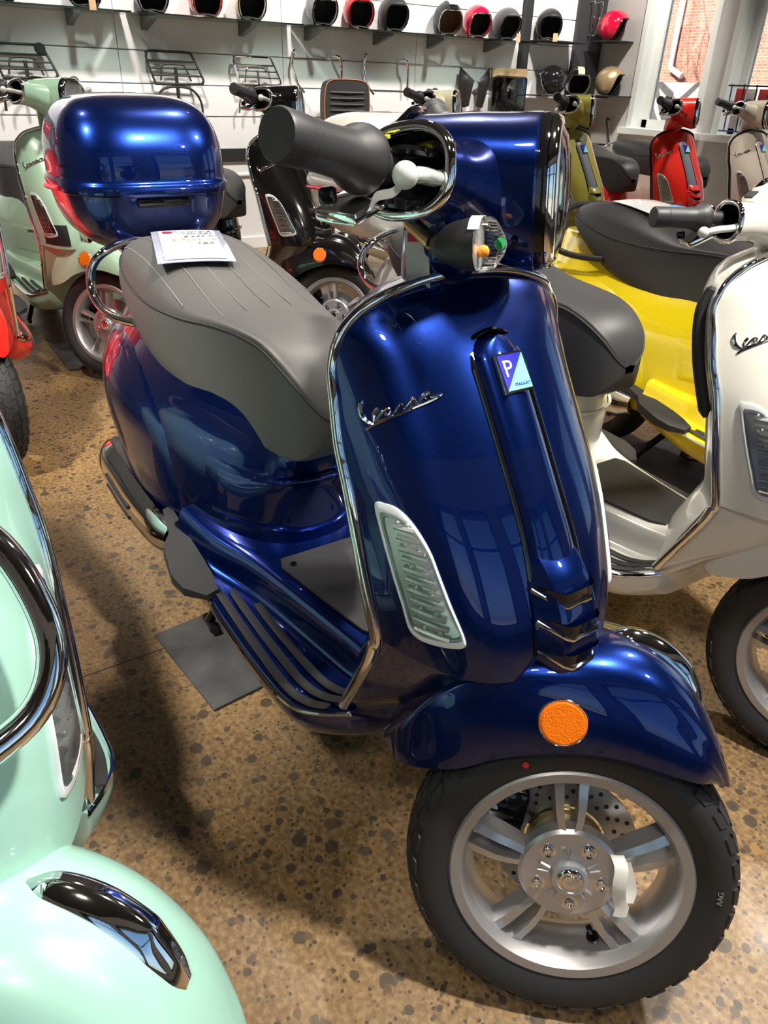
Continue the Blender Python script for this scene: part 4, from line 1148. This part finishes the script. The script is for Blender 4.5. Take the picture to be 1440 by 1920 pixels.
def helmet(loc, yaw, label, shell_m, liner='helmet dark lining', trim='chrome', stripe=None, tagp=False, s=1.0, word=None):
    e = empty('helmet', loc, R(yaw)); e.scale = (s, s, s)
    link('shell', HEL['shell'], shell_m, e); link('liner', HEL['liner'], liner, e); link('edge_trim', HEL['edge_trim'], trim, e)
    link('chin_strap', HEL['chin_strap'], 'matt black', e)
    if stripe: link('stripe', HEL['stripe'], stripe, e)
    if tagp: link('tag', HEL['tag'], 'cardboard tag', e)
    if word:
        me = text_mesh('word', word, .042, .001, .3)
        me.transform(Matrix.Translation((.098, 0, .150)) @ Matrix.Rotation(R(90), 4, 'Z') @ Matrix.Rotation(R(72), 4, 'X'))
        link('word', me, 'label white', e)
    tag(e, label, 'helmet', 'helmets on the wall')
hz = 1.5315
hx = XB+.14
helmet((hx, .32, hz), -8, 'black helmet at the far left end of the glass shelf', 'helmet matt black', trim='gloss black')
helmet((hx, .80, hz), -10, 'black helmet with a hanging card, second from the left on the shelf', 'helmet matt black', trim='gloss black', tagp=True)
helmet((hx, 1.22, hz), -12, 'pale grey sided black helmet with red strap, on the middle glass shelf', 'helmet grey', trim='gloss black')
helmet((hx, 1.58, hz), -8, 'dark red and black helmet on the middle glass shelf', 'helmet red', trim='chrome')
helmet((hx, 1.90, hz), -10, 'cream sided black helmet with white lettering on the middle shelf', 'helmet cream', trim='gloss black', word='Biltwell')
helmet((hx, 2.46, hz), -6, 'grey helmet with white lettering at the left of the long shelf', 'helmet grey', trim='gloss black', word='Biltwell')
helmet((hx, 2.77, hz), -12, 'dark red helmet left of the matt black one on the long shelf', 'helmet red', trim='gloss black')
helmet((hx, 3.08, hz), -8, 'matt black helmet with pale lining beside the dark red one', 'helmet matt black', trim='gloss black')
helmet((hx, 3.60, hz), -14, 'matt black helmet with silver stripe and brown lining', 'helmet matt black', 'helmet brown lining', stripe='chrome')
helmet((hx, 3.90, hz), -10, 'bright red helmet with chrome edge between two black helmets', 'helmet crimson gloss', stripe=None)
helmet((hx, 4.22, hz), -8, 'charcoal helmet with a brown card, right end of the long shelf', 'helmet charcoal', trim='gloss black', tagp=True)
helmet((hx, 4.70, 1.556), -30, 'matt black helmet with brown card, right of the thin upright', 'helmet matt black', trim='gloss black', tagp=True)
helmet((hx, 4.80, 1.145), 215, 'glossy black helmet facing left on the lower small shelf', 'helmet gloss black', trim='chrome')
helmet((hx, 5.15, 1.145), -35, 'black helmet with cream and silver stripe on the lower shelf', 'helmet gloss black', trim='chrome', stripe='helmet cream')
helmet((-3.70, YW-.135, 1.581), 28, 'crimson helmet in profile on the window wall', 'helmet crimson gloss', trim='gloss black')
helmet((-3.64, YW-.135, 1.156), 28, 'metallic gold helmet in profile on the window wall', 'helmet gold', trim='gloss black')
def small_shelf(c, s, label):
    o = link('small_shelf', tomesh('small_shelf', box((0, 0, 0), s, .002), False), 'matt black'); o.location = c
    tag(o, label, 'shelf', 'small black shelves')
small_shelf((XB+.13, 4.84, 1.545-.006), (.26, .52, .010), 'small black shelf under the helmet right of the upright')
small_shelf((XB+.15, 5.0, 1.128), (.26, .86, .010), 'small black shelf under the two lower helmets')
small_shelf((-3.72, YW-.13, 1.564), (.30, .26, .010), 'small black shelf under the crimson helmet')
small_shelf((-3.62, YW-.13, 1.139), (.30, .26, .010), 'small black shelf under the gold helmet')
def wire(name, paths, r, material, label, cat_, loc=(0, 0, 0), closed=False):
    e = empty(name, loc)
    for nm, p, k in paths:
        link(nm, tomesh(nm, tube(cat(p, k), r, 8)), material, e)
    tag(e, label, cat_)
    return e
wire('display_hook', [('prong', [(XB+.045, 5.27, 1.86), (XB+.10, 5.265, 1.85), (XB+.09, 5.28, 1.63), (XB+.05, 5.285, 1.62)], 14), ('prong', [(XB+.045, 5.36, 1.86), (XB+.10, 5.36, 1.85), (XB+.09, 5.33, 1.63), (XB+.05, 5.325, 1.62)], 14)], .007, 'chrome', 'chrome two-pronged hook on the charcoal column', 'hook')
wire('wall_bar', [('bar', [(-3.69, YW-.01, .945), (-3.69, YW-.05, .94), (-3.61, YW-.05, .74), (-3.63, YW-.05, .735), (-3.84, YW-.05, .73)], 20)], .008, 'matt black', 'bent black bar on the grey wall beneath the window', 'bar')

# ------------------------------------------------------------------ racks and parts hanging on the slatwall
def luggage_rack(y, z, s, material, label, wheels=False):
    e = empty('luggage_rack', (XB+.03, y, z)); e.scale = (s, s, s)
    def p(nm, pts, n=18, r=.008): link(nm, tomesh(nm, tube(cat([(x_, y_, z_) for x_, y_, z_ in pts], n), r, 8)), material, e)
    p('outer_loop', [(.02, -.16, .0), (.02, -.15, .018), (.02, 0, .02), (.02, .13, .018), (.03, .15, .0), (.07, .20, -.13), (.075, .195, -.155), (.07, .17, -.165), (.05, -.10, -.17), (.045, -.13, -.155), (.03, -.165, -.03), (.02, -.16, 0)], 60)
    for k in range(3): p('cross_bar', [(.025+.013*k, -.155+.008*k, -.035-.042*k), (.035+.013*k, .165+.012*k, -.035-.042*k)], 2, .006)
    p('inner_loop', [(.05, -.09, -.15), (.045, -.07, -.07), (.04, -.04, -.055), (.04, .06, -.055), (.045, .09, -.07), (.06, .12, -.15)], 30, .006)
    p('stay', [(.05, .02, -.07), (.055, .02, -.30)], 2, .012)
    p('lower_hoop', [(.04, -.15, -.36), (.05, -.14, -.27), (.055, -.08, -.20), (.055, .02, -.185), (.055, .12, -.20), (.05, .18, -.27), (.04, .19, -.38), (.03, .17, -.43)], 40, .008)
    if wheels:
        for yy in (-.15, .13):
            link('roller', tomesh('roller', xf(lathe([(0, -.015), (.03, -.015), (.034, -.008), (.034, .008), (.03, .015), (0, .015)], 18, 'x'), Matrix.Translation((.03, yy, .0)))), 'black rubber', e)
    tag(e, label, 'rack', 'luggage racks on the slatwall')
luggage_rack(1.33, 1.30, 1.0, 'matt black', 'black tubular luggage rack hanging left of the chrome one')
luggage_rack(1.94, 1.295, .93, 'chrome', 'chrome luggage rack hanging between the black rack and the chrome bars')
luggage_rack(.38, 1.30, .95, 'matt black', 'black luggage rack with round end pads at the far left of the wall', True)
def bar_pair(y, label):
    wire('chrome_bar', [('bar', [(XB+.01, y-.20, 1.36), (XB+.08, y-.225, 1.37), (XB+.06, y-.235, 1.28), (XB+.07, y-.20, 1.16), (XB+.08, y-.15, 1.10)], 30), ('bar', [(XB+.01, y+.12, 1.345), (XB+.08, y+.15, 1.34), (XB+.07, y+.18, 1.28), (XB+.06, y+.185, 1.15)], 26)], .010, 'chrome', label, 'bar')
bar_pair(2.48, 'pair of curved chrome bars hanging above the grey backrest')
bar_pair(3.10, 'pair of curved chrome bars hanging right of the grey backrest')
br = empty('backrest_pad', (XB+.16, 2.62, 1.02)); tag(br, 'grey ribbed backrest pad with orange piping on the wall', 'backrest')
mat('orange piping', color=(.45, .12, .02), rough=.6)
prof = [(-.19, -.20), (-.20, .0), (-.185, .13), (-.13, .17), (0, .178), (.13, .17), (.185, .13), (.20, .0), (.19, -.20)]
pp = [(v.x, v.y) for v in cat([(a, b, 0) for a, b in prof], 40)]
for s_ in both: link('stay', tomesh('stay', tube([(-.15, s_*.08, -.05), (.01, s_*.08, -.05)], .008, 8)), 'chrome', br)
link('pad', tomesh('pad', prism(pp, 0, .07, lambda a, b, h: (h, a, b)), auto=40), 'dark seat vinyl', br)
link('piping', tomesh('piping', tube([(.071, a*.99, b*.99) for a, b in pp], .004, 6)), 'orange piping', br)
for z in (-.15, -.11, -.07, -.03, .01, .05, .09):
    link('rib', tomesh('rib', tube([(.07, -.15, z), (.076, 0, z), (.07, .15, z)], .008, 8)), 'dark seat vinyl', br)
def wing(y, flip, label):
    g = [[(.0, 0, .0), (.03, -.05, .0), (.03, -.10, .01)], [(.02, .02, .12), (.05, -.04, .11), (.05, -.10, .10)], [(.03, .03, .22), (.06, -.03, .20), (.06, -.11, .18)], [(.03, .02, .30), (.05, -.06, .24), (.05, -.13, .20)]]
    g = [[(a, -b if flip else b, c) for a, b, c in r_] for r_ in g]
    o = link('black_fairing', tomesh('black_fairing', surf(g, 16, 12), thick=.012), 'black plastic'); o.location = (XB+.02, y, 1.02)
    tag(o, label, 'fairing')
wing(3.85, True, 'pointed black plastic fairing behind the cream scooter, left one')
wing(4.13, False, 'pointed black plastic fairing beside the bagged parts, right one')
bg_ = empty('bagged_part', (XB+.04, 4.36, 1.02)); tag(bg_, 'clear bag of black parts with a cardboard header on the wall', 'bag')
link('header', tomesh('header', box((.03, 0, .27), (.03, .40, .07), .004)), 'cardboard tag', bg_)
link('bag', tomesh('bag', box((.05, 0, .09), (.09, .36, .32), .03)), 'clear bag film', bg_)
for k, (yy, zz) in enumerate(((-.09, .04), (.02, .07), (.10, .03))):
    link('contents', tomesh('contents', sphere((.05, yy, zz), .06, 12, 8, (.4, .9, 1.2))), 'gloss black', bg_)
# wire display stand in the right-hand window
ws = empty('wire_display', (-2.20, YW-.12, .93)); tag(ws, 'wire display stand of red cards in the right-hand window', 'display stand')
mat('blue wire', color=(.02, .05, .3), rough=.3); mat('red card', color=(.75, .03, .05), rough=.5); mat('white card', color=(.8, .78, .76), rough=.5)
for x in (-.17, -.06, .05, .16): link('wire', tomesh('wire', tube([(x, 0, 0), (x-.02, 0, .33)], .006, 6)), 'blue wire' if x < -.1 else 'matt black', ws)
for z in (.0, .16, .32): link('wire', tomesh('wire', tube([(-.22, 0, z), (.24, 0, z)], .006, 6)), 'matt black' if z > .1 else 'blue wire', ws)
for i, x in enumerate((-.11, -.01, .09)):
    for z in (.08, .24): link('card', tomesh('card', box((x, .02, z), (.085, .004, .12), 0), False), 'red card' if (i+z > .2 and i != 1) else 'white card', ws)
